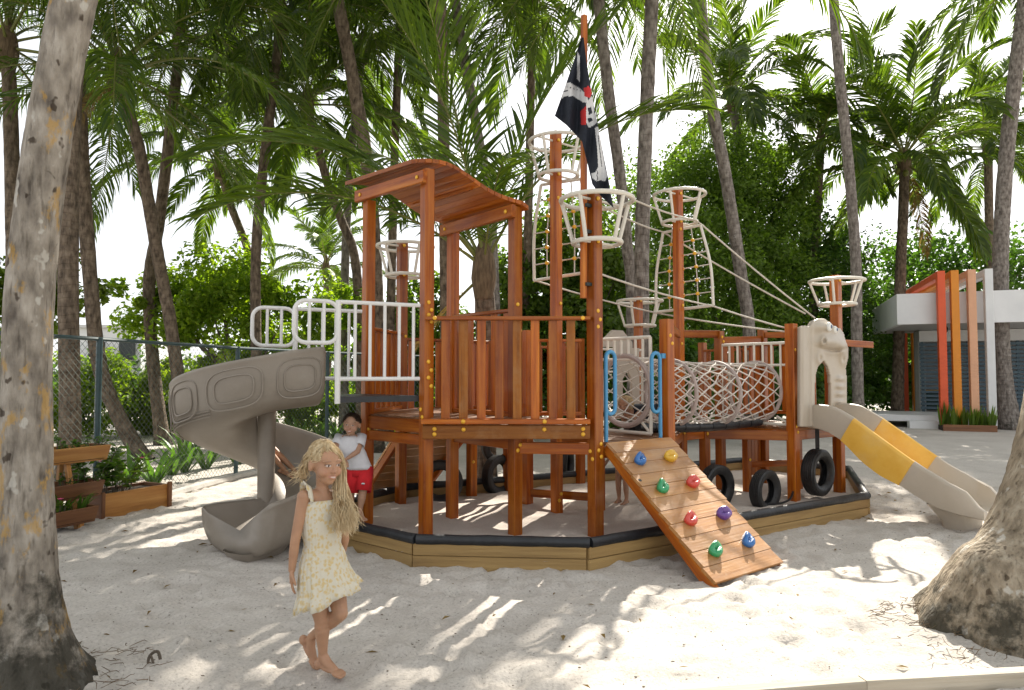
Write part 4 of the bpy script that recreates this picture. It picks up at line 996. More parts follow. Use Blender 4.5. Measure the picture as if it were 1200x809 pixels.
# distant white building beyond the hedge, left
b0 = P(72, 439, 46); bl = empty('distant_building', (b0.x, 46, 0), 'plain white building with flat roof far beyond the hedge', 'building')
b = MB(); b.prism([(b0.x, 46), (P(160, 439, 46).x, 46.5), (P(160, 439, 46).x, 52), (b0.x, 52)], -.1, 4.75); b.build('wall', M_render, bl)
b = MB(); x0 = P(72, 439, 46).x - .2; x1 = P(160, 439, 46).x + .2; b.prism([(x0, 45.7), (x1, 46.2), (x1, 52.3), (x0, 52.3)], 4.752, 4.95); b.build('roof', M_soffit, bl)
b = MB(); xw = P(112, 439, 46).x
for k in range(2): b = MB(); b.box((xw + 2.0 * k, 46.05 + .1 * k, 3.2), (.9, .4, 1.2)); b.build('window', M_dark, bl)

# ------------------------------------------------------------------ chain-link fence
fpts = [V3(-5.65, 5.6), V3(-5.02, 8.3), V3(-4.46, 11.1), V3(-3.62, 13.4), V3(-2.3, 16.0), V3(-.5, 18.6)]
fen = empty('chain_link_fence', fpts[0], 'dark green chain link fence with round posts behind the planters', 'fence'); FH = 2.03
b = MB()
for i, p in enumerate(fpts): b = MB(); b.tube([Z(p, -.1), Z(p, FH + .02)], .036, 10); b.build('post', M_fence, fen, True)
for i in range(len(fpts) - 1):
    a, c = fpts[i], fpts[i + 1]; b = MB(); b.tube([Z(a, FH), Z(c, FH)], .024, 8); b.build('top_rail', M_fence, fen, True)
    d = (c - a); L = d.length; d.normalize(); b = MB(); s = -FH; st = .085 if i < 3 else .13; rw = .0025 if i < 3 else .004
    while s < L:
        for sg in (0, 1):
            x0 = s; x1 = s + FH - .06; t0 = max(0, (0 - x0) / (x1 - x0)); t1 = min(1, (L - x0) / (x1 - x0))
            if t1 > t0:
                z0 = lerp(.04, FH - .02, t0); z1 = lerp(.04, FH - .02, t1)
                if sg: z0 = FH + .02 - z0; z1 = FH + .02 - z1
                b.tube([Z(a + d * lerp(x0, x1, t0), z0), Z(a + d * lerp(x0, x1, t1), z1)], rw, 3, False)
        s += st
    b.build('wire_mesh', M_wire, fen, kind='stuff')
# garden kerb
gk = [G(150, 590, .06), G(199, 577, .06), G(240, 566, .06), G(275, 557, .06), G(312, 549, .06), G(350, 540, .06)]
b = MB(); b.tube(catmull([Vector((q.x, q.y, .02)) for q in gk], 5), .065, 8); b.build('garden_kerb', M_conc, None, True, label='pale rounded concrete kerb edging the flower bed under the fence', cat='kerb')

# ------------------------------------------------------------------ planters
dF = (V3(-4.18, 8.3) - V3(-4.52, 7.57)).normalized(); nF = Vector((dF.y, -dF.x, 0))          # nF points to the play area
pb = V3(-4.52, 7.57); Lb = .84; Wb = .42; Hb = .30
pbx = empty('planter_box', pb, 'low golden wooden planter box standing on the sand by the fence', 'planter')
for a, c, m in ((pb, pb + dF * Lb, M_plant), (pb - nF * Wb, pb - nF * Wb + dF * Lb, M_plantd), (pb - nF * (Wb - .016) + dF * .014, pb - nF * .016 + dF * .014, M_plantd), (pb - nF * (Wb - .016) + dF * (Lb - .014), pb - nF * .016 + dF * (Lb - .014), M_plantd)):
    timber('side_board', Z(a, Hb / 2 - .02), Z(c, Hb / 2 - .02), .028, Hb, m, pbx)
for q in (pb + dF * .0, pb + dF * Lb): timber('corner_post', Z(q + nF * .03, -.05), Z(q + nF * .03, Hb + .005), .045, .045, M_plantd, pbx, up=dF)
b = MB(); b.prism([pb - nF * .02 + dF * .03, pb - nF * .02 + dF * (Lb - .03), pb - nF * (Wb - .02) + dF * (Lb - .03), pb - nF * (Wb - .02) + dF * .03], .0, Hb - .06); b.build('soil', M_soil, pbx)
tr0 = V3(-4.33, 7.22); tier = empty('tiered_planter', tr0, 'three tier wooden planter shelf with stacked troughs behind the leaning palm', 'planter')
TRO = []
for k, (off, z) in enumerate(((0, .06), (.12, .30), (.24, .66))):
    a = tr0 - nF * off + dF * .14 * k; c = a - dF * 1.25; ht = .17; wt = .17; wb_ = .10; zc = z
    for sg in (1, -1):
        # sloping long sides
        cen = lambda q, t: Z(q + nF * (sg * lerp(wb_, wt, t) - .17), zc + ht * t)
        p0, p1 = cen(c, .5), cen(a, .5); upv = cen(a, 1) - cen(a, 0)
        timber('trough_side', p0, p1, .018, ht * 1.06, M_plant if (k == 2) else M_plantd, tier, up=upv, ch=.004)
    for q in (a - dF * .014, c + dF * .014):
        b = MB(); vs = [Z(q + nF * (s * wd - .17) + dF * e, zc + h) for e in (-.009, .009) for s, wd, h in ((-1, wb_ - .01, .01), (1, wb_ - .01, .01), (1, wt - .012, ht), (-1, wt - .012, ht))]
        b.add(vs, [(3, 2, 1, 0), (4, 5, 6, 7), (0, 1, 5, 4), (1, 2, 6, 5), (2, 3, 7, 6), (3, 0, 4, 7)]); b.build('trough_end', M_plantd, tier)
    b = MB(); b.add([Z(q + nF * (s * .12 - .17), zc + h) for q in (a - dF * .03, c + dF * .03) for s, h in ((-1, .02), (1, .02), (1, ht - .04), (-1, ht - .04))], [(0, 1, 5, 4), (3, 7, 6, 2), (1, 2, 6, 5), (0, 4, 7, 3), (0, 3, 2, 1), (4, 5, 6, 7)]); b.build('soil', M_soil, tier)
    TRO.append((a, c, zc + ht))
for q in (tr0 - dF * .12, tr0 - dF * 1.1):
    timber('leg', Z(q - nF * .14, -.04), Z(q - nF * .36, .67), .05, .05, M_plant, tier, up=dF); timber('leg', Z(q - nF * .50, -.04), Z(q - nF * .46, .67), .05, .05, M_plant, tier, up=dF)
    timber('leg', Z(q - nF * .10, -.04), Z(q - nF * .10, .10), .045, .045, M_plant, tier, up=dF)
# ------------------------------------------------------------------ palms
def frond_mesh(name, L, e0, droop, nl, ll, hang, seed, mats, lw=.034):
    r = random.Random(seed); b = MB(); N = 26; pts = []; p = Vector((0, 0, 0)); tw = r.uniform(-.5, .5)
    for i in range(N + 1):
        t = i / N; e = R(e0 - droop * t ** 1.35); side = .10 * tw * t * t
        d = Vector((math.cos(e), side, math.sin(e))).normalized(); pts.append((p.copy(), d)); p = p + d * (L / N)
    b.mi = 1; b.tube([q for q, _ in pts], [lerp(.034, .004, (i / N) ** .6) for i in range(N + 1)], 5)
    b.mi = 0
    for k in range(nl):
        t = lerp(.14, .995, (k + .5) / nl); s = t * N; i = min(int(s), N - 1); f = s - i
        q = pts[i][0].lerp(pts[i + 1][0], f); T = pts[i][1].lerp(pts[i + 1][1], f).normalized()
        S = T.cross(Vector((0, 0, 1))); S = S.normalized() if S.length > .05 else Vector((0, -1, 0)); Nn = S.cross(T).normalized()
        prof = math.sin(PI * min(1, (t - .06) / .98)) ** .55 if t < .97 else .5
        for sg in (-1, 1):
            if r.random() < .03: continue
            sw = R(lerp(28, 66, t) + r.uniform(-7, 7)); l = ll * prof * r.uniform(.85, 1.08)
            d = S * sg * math.cos(sw) + T * math.sin(sw) + Nn * (.22 + r.uniform(-.10, .10)); d.normalize()
            g = Vector((0, 0, -1)); h = hang * r.uniform(.7, 1.3)
            p0 = q; d1 = d; p1 = p0 + d1 * l * .36; d2 = (d1 + g * h * .55).normalized(); p2 = p1 + d2 * l * .34; d3 = (d2 + g * h * .7).normalized(); p3 = p2 + d3 * l * .30
            wv = (T - d * T.dot(d)).normalized(); wv = (wv + Nn * r.uniform(-.9, .9)).normalized(); a = lw * .5 * r.uniform(.8, 1.15)
            b.add([p0 - wv * a * .45, p0 + wv * a * .45, p1 - wv * a, p1 + wv * a, p2 - wv * a * .75, p2 + wv * a * .75, p3], [(0, 1, 3, 2), (2, 3, 5, 4), (4, 5, 6)])
    return b.mesh(name, mats)
FCLS = ((84, 38, .25), (66, 66, .5), (46, 84, .8), (24, 84, 1.0), (2, 72, 1.2), (-32, 45, 1.0))
FR = [[frond_mesh('frond', 3.7, e, dr, 60, .86, hg, 100 + 7 * k + v, [M_frond, M_rachis]) for v in range(2)] for k, (e, dr, hg) in enumerate(FCLS)]
FRF = [[frond_mesh('frond', 3.7, e, dr, 72, .92, hg, 150 + 7 * k + v, [M_frond, M_rachis], .058) for v in range(2)] for k, (e, dr, hg) in enumerate(FCLS)]
FRD = [frond_mesh('frond', 3.0, -50, 30, 60, .62, 1.0, 300, [M_frondd, M_rachis])]
_coco = MB(); _coco.sphere((0, 0, 0), (.10, .10, .125), 10, 8); M_coco = mat_plain('green_coconut', (.16, .17, .03), .2, 6, rough=.5); COCO = _coco.mesh('coconut', M_coco, 'all')
M_fib = mat_noise('palm_fibre', [(.3, (.07, .045, .025)), (.7, (.20, .14, .08))], 9, (3, 3, .6), bump=.6, rough=.95)
def trunk(pts, r0, r1, parent, m, flare=1.5, seed=0, flare_h=.5, sides=16, seg=.11):
    r = random.Random(seed); c = catmull(pts, 10); out = [c[0]]; 
    dense = []; acc = 0
    for a, q in zip(c, c[1:]):
        L = (q - a).length; n = max(1, int(L / seg))
        for k in range(n): dense.append(a.lerp(q, k / n))
    dense.append(c[-1]); tot = sum((q - a).length for a, q in zip(dense, dense[1:])); s = 0; rad = []
    for i, q in enumerate(dense):
        if i: s += (q - dense[i - 1]).length
        t = s / tot; ra = lerp(r0, r1, t ** .7) * (1 + (flare - 1) * math.exp(-s / flare_h * 1.6)) * ((1 + .025 * (i % 2) + .03 * r.uniform(-1, 1) if seg > .05 else 1 + .018 * noise.noise((s * 17, seed, 4)) - .02 * max(0, 1 - abs((s * 7 + .5 * noise.noise((s * 2, 3, seed))) % 1 - .5) * 7)) + .03 * noise.noise((s * 1.3, seed, 0)))
        rad.append(ra)
    b = MB(); n = sides; vs = []; x = Vector((1, 0, 0))
    for i, q in enumerate(dense):
        t = (dense[min(i + 1, len(dense) - 1)] - dense[max(i - 1, 0)]); Rm = frame(t, x); x = Rm.col[0]
        s = i * seg
        for j in range(n):
            a = 2 * PI * j / n
            lob = 1 + (.16 * max(0, noise.noise((math.cos(a) * 1.4, math.sin(a) * 1.4, seed))) * math.exp(-s / .35) * (flare - 1) * 2)
            lob *= 1 + .035 * noise.noise((math.cos(a) * 2, math.sin(a) * 2, s * 3 + seed))
            if seg < .05: lob *= 1 + .022 * noise.noise((math.cos(a) * 5, math.sin(a) * 5, s * 9 + seed)) + .05 * math.exp(-s / .5) * noise.noise((math.cos(a) * 3.2, math.sin(a) * 3.2, s * 4)) - .05 * max(0, noise.noise((math.cos(a) * 4, math.sin(a) * 4, s * 6 + 31)) - .35)
            vs.append(q + Rm @ Vector((math.cos(a), math.sin(a), 0)) * rad[i] * lob)
    M = len(dense); b.add(vs, [(i * n + j, i * n + (j + 1) % n, (i + 1) * n + (j + 1) % n, (i + 1) * n + j) for i in range(M - 1) for j in range(n)] + [tuple((M - 1) * n + j for j in range(n))])
    # bark coordinates start at the foot of the tree
    base = W[parent.name].translation; me = b.mesh('trunk', m, 'all'); me.transform(Matrix.Translation(-base))
    return mobj('trunk', me, parent, Matrix.Translation(base))
def crown(parent, top, scale, n, seed, emin=0, emax=5, dead=0, coco=0, special=()):
    r = random.Random(seed)
    for me, az_, roll_, s_ in special: mobj('frond', me, parent, Matrix.Translation(top + UP * .1) @ Matrix.Rotation(R(az_), 4, 'Z') @ Matrix.Rotation(R(roll_), 4, 'X') @ Matrix.Scale(s_, 4))
    az = r.uniform(0, 6.28)
    b = MB(); b.tube([top - UP * .35, top - UP * .05, top + UP * .25, top + UP * .6], [.13 * scale, .18 * scale, .15 * scale, .03], 10); b.build('crown_shaft', M_fib, parent, True)
    for k in range(n):
        az += 2.39996 + r.uniform(-.2, .2); t = k / max(1, n - 1); cl = int(round(lerp(emin, emax, t ** .85)))
        me = (FRF if top.y > 16 else FR)[cl][r.randrange(2)]; sc_ = scale * r.uniform(.86, 1.12) * (1.0 if cl < 5 else .88)
        Rm = Matrix.Translation(top + UP * (.28 * scale * (1 - t))) @ Matrix.Rotation(az, 4, 'Z') @ Matrix.Rotation(R(r.uniform(-9, 9)), 4, 'Y') @ Matrix.Rotation(R(r.uniform(-14, 14)), 4, 'X') @ Matrix.Scale(sc_, 4)
        mobj('frond', me, parent, Rm)
    for k in range(dead):
        Rm = Matrix.Translation(top) @ Matrix.Rotation(r.uniform(0, 6.28), 4, 'Z') @ Matrix.Rotation(R(r.uniform(-8, 12)), 4, 'Y') @ Matrix.Scale(scale * .85, 4); mobj('frond', FRD[0], parent, Rm)
    for k in range(coco):
        a = r.uniform(0, 6.28); Rm = Matrix.Translation(top + Vector((math.cos(a) * .22, math.sin(a) * .22, -.22 - .18 * r.random()))); mobj('coconut', COCO, parent, Rm)
def palm(base, pts, r0, r1, label, scale=1.0, n=20, seed=1, m=None, flare=1.5, has_crown=True, **k):
    """base (px, depth); pts (px, py, depth) up the stem, the last one is the crown"""
    bx = P(base[0], 439, base[1]).x; root = Vector((bx, base[1], -.05 if base[1] > 5 else -.22))
    o = empty('palm_tree', (bx, base[1], 0), label, 'palm tree', 'coconut palms round the play area')
    P3 = [root] + [P(*q) if len(q) == 3 else Vector(q[1:]) for q in pts]
    fh = k.pop('flare_h', .5); sides = k.pop('sides', 16)
    trunk(P3, r0, r1, o, m or M_tr_mid, flare, seed, fh, sides, .03 if sides > 20 else .11); crown(o, P3[-1], scale, n, seed * 13 + 5, **k); return o
X = lambda x, y, z: ('w', x, y, z)
YF = [frond_mesh('frond', 4.4, e, dr, 58, 1.15, hg, 500 + k, [M_frond, M_rachis], .046) for k, (e, dr, hg) in enumerate(((80, 40, .25), (66, 70, .35), (52, 78, .45), (34, 70, .6)))]
YOUNG = [(YF[0], 15, 10, .95), (YF[0], 195, -15, .9), (YF[0], 250, 5, 1.0), (YF[1], 170, 25, 1.0), (YF[1], 8, 15, .9), (YF[1], 120, 10, 1.0), (YF[2], 185, -20, 1.0), (YF[2], 280, 0, .6), (YF[2], 150, 15, .95), (YF[3], 205, 0, .9), (YF[1], 60, 0, .95), (YF[2], 120, 0, .9)]
palm((42, 3.5), [(33, 640, 3.5), (36, 330, 3.5), (87, 0, 3.52), X(-2.0, 3.6, 5.0), X(-1.5, 3.7, 8.8)], .122, .085, 'thick leaning palm trunk with orange lichen and blackened foot by the tiered planter', 1.0, 18, 1, M_tr_near, 6.0, flare_h=.38, sides=56)
palm((1182, 4.25), [X(3.10, 4.25, .22), X(3.24, 4.27, .5), X(3.5, 4.4, 1.1), X(3.95, 4.7, 2.6), X(4.6, 5.2, 5.0), X(5.6, 6, 9.0)], .255, .13, 'broad palm foot leaning over the timber edging with spreading roots', 1.0, 16, 2, M_tr_near2, 3.3, flare_h=.62, sides=56)
palm((80, 9.6), [(82, 510, 9.6), (80, 330, 9.6), (82, 180, 9.6), (95, -30, 9.8), (110, -130, 10)], .138, .115, 'straight dark palm trunk directly behind the tiered planter', 1.05, 18, 3, coco=5)
palm((172, 12.8), [(140, 490, 12.8), (117, 430, 12.6), (106, 330, 12.4), (96, 180, 12.2), (92, 40, 12), (100, -60, 12)], .135, .105, 'palm trunk sweeping out from a strongly curved foot behind the fence', 1.05, 18, 4)
palm((193, 15.8), [(190, 515, 15.8), (179, 420, 15.8), (175, 330, 15.6), (186, 262, 15.5), (196, 183, 15.4), (212, 45, 15.2)], .15, .11, 'dark palm trunk rising from the path behind the hedge kerb', 1.05, 18, 5)
palm((222, 13.2), [(212, 470, 13.2), (200, 380, 13.1), (190, 326, 13), (178, 261, 12.8), (163, 175, 12.6), (138, 92, 12.4)], .125, .1, 'slender palm trunk bowing over the fence behind the spiral slide', 1.05, 20, 6, dead=1)
palm((345, 20), [(320, 400, 20), (292, 298, 20), (270, 240, 19.5), (257, 195, 19)], .14, .10, 'small palm with a short bent stem showing over the light green tree', .92, 20, 7)
palm((440, 14.2), [(442, 400, 14.2), (438, 280, 14), (430, 190, 13.8), (412, 85, 13.4), (392, -20, 13), (386, -90, 13)], .165, .12, 'tall palm leaning left directly behind the curved roof', 1.1, 22, 8, coco=4)
palm((425, 17), [(418, 320, 17), (400, 258, 17), (384, 215, 17), (360, 125, 16.6)], .14, .1, 'palm with thin slanting stem left of the curved roof', 1.0, 20, 9)
palm((404, 18.5), [(404, 340, 18.5), (408, 230, 18.5), (418, 120, 18.2), (425, 60, 18)], .13, .1, 'upright grey palm seen through the white slide railing', 1.0, 18, 10, m=M_tr_grey)
palm((525, 12.5), [(522, 300, 12.5), (519, 110, 12.2), (516, 0, 12), (514, -110, 12)], .12, .10, 'very dark slim palm trunk above the curved roof', 1.1, 22, 11)
palm((585, 16), [(575, 250, 16), (562, 170, 16), (550, 100, 15.8), (536, 20, 15.5), (530, -40, 15.5)], .14, .11, 'grey palm behind the young palm leaning left', 1.05, 20, 12, m=M_tr_grey)
palm((569, 9.7), [(569, 400, 9.7), (567, 322, 9.6)], .155, .14, 'young palm with huge upright fronds growing behind the roofed tower', 1.0, 0, 21, dead=1, flare=1.2, m=M_tr_mid, special=YOUNG)
palm((742, 13.5), [(740, 340, 13.5), (735, 290, 13.4), (727, 210, 13.2), (714, 115, 13), (702, 5, 12.8), (698, -75, 12.6)], .125, .105, 'curving palm trunk right behind the pirate flag', 1.1, 24, 14, m=M_tr_grey)
palm((752, 11.6), [(752, 340, 11.6), (753, 260, 11.6), (758, 120, 11.6), (765, -20, 11.6), (767, -75, 11.6)], .135, .115, 'straight thick palm trunk between the flag and the small netted mast', 1.12, 20, 15, m=M_tr_grey)
palm((882, 15.5), [(878, 390, 15.5), (868, 320, 15.4), (850, 205, 15.2), (832, 110, 15), (821, 0, 14.8), (815, -150, 14.8), (812, -300, 14.8)], .15, .11, 'pale palm trunk slanting left above the net tunnel', 1.05, 22, 16, m=M_tr_grey)
palm((896, 27), [(892, 385, 27), (886, 318, 27), (876, 230, 27), (858, 122, 27)], .19, .16, 'feathery palm whose stem shows low beside the slanting trunk', 1.3, 22, 17, m=M_tr_grey)
palm((1005, 18.5), [(1004, 400, 18.5), (1003, 310, 18.5), (995, 200, 18.4), (984, 90, 18.2), (977, 0, 18), (970, -150, 18), (966, -280, 18)], .145, .12, 'tall bare palm trunk behind the bow mast and yard arm', 1.0, 20, 18, m=M_tr_grey)
palm((1182, 20), [(1176, 440, 20), (1172, 330, 20), (1178, 200, 19.8), (1192, 70, 19.4), (1206, -40, 19)], .23, .18, 'stout grey palm standing against the pavilion slatted wall', 1.15, 20, 19, m=M_tr_grey, flare=1.7, flare_h=.9)
palm((1050, 24), [(1055, 330, 24), (1058, 260, 24), (1060, 192, 24)], .2, .16, 'full crowned palm standing behind the pavilion roof corner', 1.32, 26, 20, coco=6, dead=1)
palm((1165, 27), [(1160, 300, 27), (1158, 178, 27)], .18, .15, 'palm crown rising behind the portal frames', 1.2, 22, 22)
palm((950, 26), [(955, 300, 26), (962, 168, 26)], .18, .15, 'hazy bright palm between the feathery palm and the bare trunk', 1.2, 20, 23)
palm((385, 27), [(384, 380, 27), (382, 316, 27)], .15, .12, 'distant low palm seen under the canopy left of the white railing', .9, 16, 24, emax=4)
palm((250, 11), [(262, 300, 11), (275, 60, 11), (285, -60, 11)], .12, .1, 'dark crowned palm with thin stem behind the spiral slide', 1.05, 20, 25) if False else None
# canopy palms whose crowns close the top of the picture
palm((305, 15), [(300, 300, 15), (318, 120, 15), (330, 25, 15)], .12, .1, 'thin dark palm with dense hanging crown over the light green tree', 1.05, 17, 26)
palm((20, 12), [(16, 300, 12), (12, 120, 12), (8, 60, 12)], .14, .11, 'palm half hidden behind the leaning lichen trunk', 1.05, 17, 27)
palm((610, 17.5), [(618, 300, 17.5), (622, 120, 17.5), (625, -10, 17.5)], .12, .1, 'thin palm behind the tall netted mast', 1.05, 17, 28)
palm((455, 17), [(462, 200, 17), (468, 40, 17), (470, -30, 17)], .12, .1, 'thin shaded palm rising through the fronds above the roof', 1.05, 16, 29)

# ------------------------------------------------------------------ broadleaf trees, hedge and shrubs
def leaves_mesh(name, blobs, n, size, seed, m, clump=.55, squash=.8, aspect=.55):
    r = random.Random(seed); tot = sum(q[1] ** 2 for q in blobs); V = []; Fc = []
    for (c, rad) in blobs:
        c = Vector(c); k = int(n * rad ** 2 / tot); nc = max(6, int(14 * rad * rad)); cl = []
        for _ in range(nc):
            d = Vector((r.gauss(0, 1), r.gauss(0, 1), r.gauss(.15, 1))).normalized(); rr = rad * r.uniform(.45, 1.08)
            cl.append((c + Vector((d.x * rr, d.y * rr, d.z * rr * squash)), rad * r.uniform(.16, .42) * clump / .55))
        for _ in range(k):
            cc, cr = cl[r.randrange(nc)]
            d = Vector((r.gauss(0, 1), r.gauss(0, 1), r.gauss(0, 1))).normalized(); p = cc + d * cr * r.random() ** .4
            nn = (d * .7 + Vector((r.gauss(0, .6), r.gauss(0, .6), r.gauss(.5, .6)))).normalized(); Rm = frame(nn, (r.gauss(0, 1), r.gauss(0, 1), r.gauss(0, 1)))
            l = size * r.uniform(.6, 1.25); a = l * aspect * .5; x = Rm.col[0]; y = Rm.col[1]; z = Rm.col[2] * (a * .35)
            i = len(V); V += [tuple(p - x * l * .5), tuple(p - y * a + z), tuple(p + x * l * .5), tuple(p + y * a + z)]
            Fc += [(i, i + 1, i + 2), (i, i + 2, i + 3)]
    me = bpy.data.meshes.new(name); me.from_pydata(V, [], Fc); me.materials.append(m); return me
def tree(name, cat, label, base, blobs, n, size, seed, m, group=None, r0=.12, stems=1, **k):
    """base (x,y); blobs world"""
    r = random.Random(seed); o = empty(name, (base[0], base[1], 0), label, cat, group)
    b = MB(); bs = Vector((base[0], base[1], -.05))
    zc = min(q[0][2] for q in blobs); top = sum((Vector(q[0]) for q in blobs), Vector()) / len(blobs)
    for s in range(stems):
        st = bs + Vector((r.uniform(-.25, .25), r.uniform(-.25, .25), 0)) * (stems > 1); fork = st.lerp(Vector((top.x, top.y, max(.3, zc * .6))), .75); fork.z = max(.35, zc * .55)
        b.tube(catmull([st, st.lerp(fork, .5) + Vector((r.uniform(-.12, .12), r.uniform(-.12, .12), 0)), fork], 4), [lerp(r0, r0 * .7, i / 8) for i in range(9)], 8)
        for (c, rad) in blobs[s::stems]:
            c = Vector(c); mid = fork.lerp(c, .5) + Vector((r.uniform(-.3, .3), r.uniform(-.3, .3), .1)) * rad * .3
            b.tube(catmull([fork, mid, c + Vector((0, 0, rad * .3))], 4), [lerp(r0 * .6, r0 * .12, i / 8) for i in range(9)], 6)
    b.build('trunk', M_bark, o, True)
    mobj('crown', leaves_mesh('crown', blobs, n, size, seed, m, **k), o); return o
def PB(px, py, d, rad): return (tuple(P(px, py, d)), rad)
tree('leafy_tree', 'tree', 'sunlit light green broadleaf tree behind the fence and spiral slide', (-6.2, 16.5), [PB(200, 360, 16.5, 1.3), PB(260, 335, 16.5, 1.35), PB(320, 350, 17, 1.4), PB(250, 390, 16, 1.3), PB(330, 395, 16.4, 1.2), PB(385, 378, 17, 1.0), PB(175, 350, 16, .7)], 22000, 0.15, 41, M_lf_hedge, r0=.13, stems=3)
tree('leafy_tree', 'tree', 'bright green broadleaf tree rising behind the middle of the ship', (1.9, 18.1), [PB(620, 330, 18.1, 1.50), PB(680, 300, 18.8, 1.75), PB(720, 350, 18.1, 1.50), PB(650, 390, 17.5, 1.62), PB(600, 400, 17.5, 1.25), PB(700, 410, 17.5, 1.38), PB(500, 380, 18.8, 1.38), PB(470, 420, 18.1, 1.12)], 34000, 0.17, 42, M_lf_mid, r0=.12, stems=3, aspect=.7)
tree('leafy_tree', 'tree', 'largest dense rounded tree behind the netted masts', (7.2, 25.5), [PB(790, 240, 25.5, 2.48), PB(850, 215, 26.2, 2.62), PB(890, 255, 25.5, 2.21), PB(815, 310, 24.8, 2.62), PB(880, 330, 24.1, 2.35), PB(770, 330, 24.8, 1.93), PB(760, 400, 24.1, 1.79), PB(840, 395, 23.5, 2.21)], 62000, 0.17, 43, M_lf_mid, r0=.22, stems=2)
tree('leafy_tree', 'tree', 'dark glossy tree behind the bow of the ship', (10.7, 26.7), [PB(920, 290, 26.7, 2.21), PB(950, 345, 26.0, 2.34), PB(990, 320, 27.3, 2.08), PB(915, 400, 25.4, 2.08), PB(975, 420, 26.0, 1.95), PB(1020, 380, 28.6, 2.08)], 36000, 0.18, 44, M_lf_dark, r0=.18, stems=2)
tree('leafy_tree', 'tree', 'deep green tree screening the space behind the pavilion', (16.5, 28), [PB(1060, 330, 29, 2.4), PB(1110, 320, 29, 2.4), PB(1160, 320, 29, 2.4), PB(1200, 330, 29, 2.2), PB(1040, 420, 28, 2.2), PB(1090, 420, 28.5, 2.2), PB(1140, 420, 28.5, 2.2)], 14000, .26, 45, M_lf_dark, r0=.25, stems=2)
tree('leafy_tree', 'tree', 'dim leafy tree at the left edge behind the lichen trunk', (-9.6, 13.5), [PB(20, 300, 13.5, 1.1), PB(50, 350, 13.5, 1.0), PB(10, 380, 13.5, 1.2)], 5000, .17, 46, M_lf_lite, r0=.1)
# hedge beyond the fence: single bushes one can tell apart by their place only
r = random.Random(11)
hx = [(-14.5, 16.5), (-12.6, 17.2), (-10.9, 17.6), (-9.3, 18.2), (-7.6, 18.6), (-5.9, 19.2), (-4.2, 19.6), (-2.6, 19.0), (-1.2, 18.2)]
for i, (x, y) in enumerate(hx):
    h = r.uniform(.9, 1.15)
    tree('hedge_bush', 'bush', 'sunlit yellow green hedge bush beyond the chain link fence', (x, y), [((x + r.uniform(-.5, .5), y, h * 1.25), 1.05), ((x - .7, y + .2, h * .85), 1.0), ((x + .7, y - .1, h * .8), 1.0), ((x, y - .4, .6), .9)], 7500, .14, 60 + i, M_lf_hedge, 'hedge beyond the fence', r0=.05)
ux = [(.4, 17.2), (2.2, 17.5), (4.0, 16.6), (5.8, 17.6), (7.4, 19.2), (9.2, 21.5), (11.0, 23.5), (12.8, 26.5), (15.4, 27.2), (18, 27), (9.9, 24.6), (12.0, 29), (20.5, 27)]
for i, (x, y) in enumerate(ux):
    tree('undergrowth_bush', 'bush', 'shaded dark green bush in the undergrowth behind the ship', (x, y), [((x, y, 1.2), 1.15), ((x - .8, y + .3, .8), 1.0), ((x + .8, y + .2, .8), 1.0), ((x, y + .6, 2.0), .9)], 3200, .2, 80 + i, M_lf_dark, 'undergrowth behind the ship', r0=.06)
# far wood closing the view: one mass
bl = []
for k in range(46):
    px = -60 + k * 29; d = 44 + 5 * math.sin(k * 1.9); hgt = 3.4 + 1.5 * math.sin(k * .83) if px > 560 else 1.2 + .5 * math.sin(k)
    q = P(px, 439, d); bl.append(((q.x, d, hgt * .5), 2.6)); 
    if px > 560: bl.append(((q.x + .8, d + 1, hgt * 1.3), 2.4))
mobj('far_wood', leaves_mesh('far_wood', bl, 26000, .5, 99, M_lf_dark), kind='stuff', label='dark mass of far foliage closing the view behind the trees', cat='woodland')

# ------------------------------------------------------------------ small plants
def strap_plant(x, y, z, h, n, label, seed, m=M_strap, stiff=.5, wd=.035, name='strap_leaf_plant', cat='plant', group=None):
    r = random.Random(seed); o = empty(name, (x, y, z), label, cat, group)
    for k in range(n):
        a = r.uniform(0, 6.28); l = h * r.uniform(.7, 1.25); el = R(r.uniform(50, 85) if stiff < .9 else r.uniform(74, 89)); p = Vector((x + .05 * math.cos(a), y + .05 * math.sin(a), z)); b = MB(); N = 6; vs = []
        sd_ = Vector((-math.sin(a), math.cos(a), 0))
        for i in range(N + 1):
            t = i / N; e = el - (1 - stiff) * 2.3 * t * t; d = Vector((math.cos(a) * math.cos(e), math.sin(a) * math.cos(e), math.sin(e)))
            wv = wd * (math.sin(PI * (.18 + .82 * t)) ** .7 if t < 1 else .05); vs += [p - sd_ * wv, p + d.cross(sd_) * (-wv * .4), p + sd_ * wv]; p = p + d * (l / N)
        b.add(vs, [f for i in range(N) for f in ((i * 3, i * 3 + 1, i * 3 + 4, i * 3 + 3), (i * 3 + 1, i * 3 + 2, i * 3 + 5, i * 3 + 4))]); b.build('leaf', m, o, 'all')
    return o
for i, (px, py, h, n) in enumerate(((178, 572, .55, 16), (215, 556, .75, 22), (240, 552, .55, 16), (278, 546, .5, 14), (300, 540, .6, 16), (352, 528, .7, 20), (378, 520, .55, 14), (330, 526, .7, 18), (200, 560, .5, 14), (150, 570, .6, 14), (395, 515, .6, 14))):
    g = G(px, py); strap_plant(g.x - .1, g.y + .25, 0, h, n, 'arching strap leaved plant in the bed along the fence', 200 + i, group='strap leaved plants along the fence')
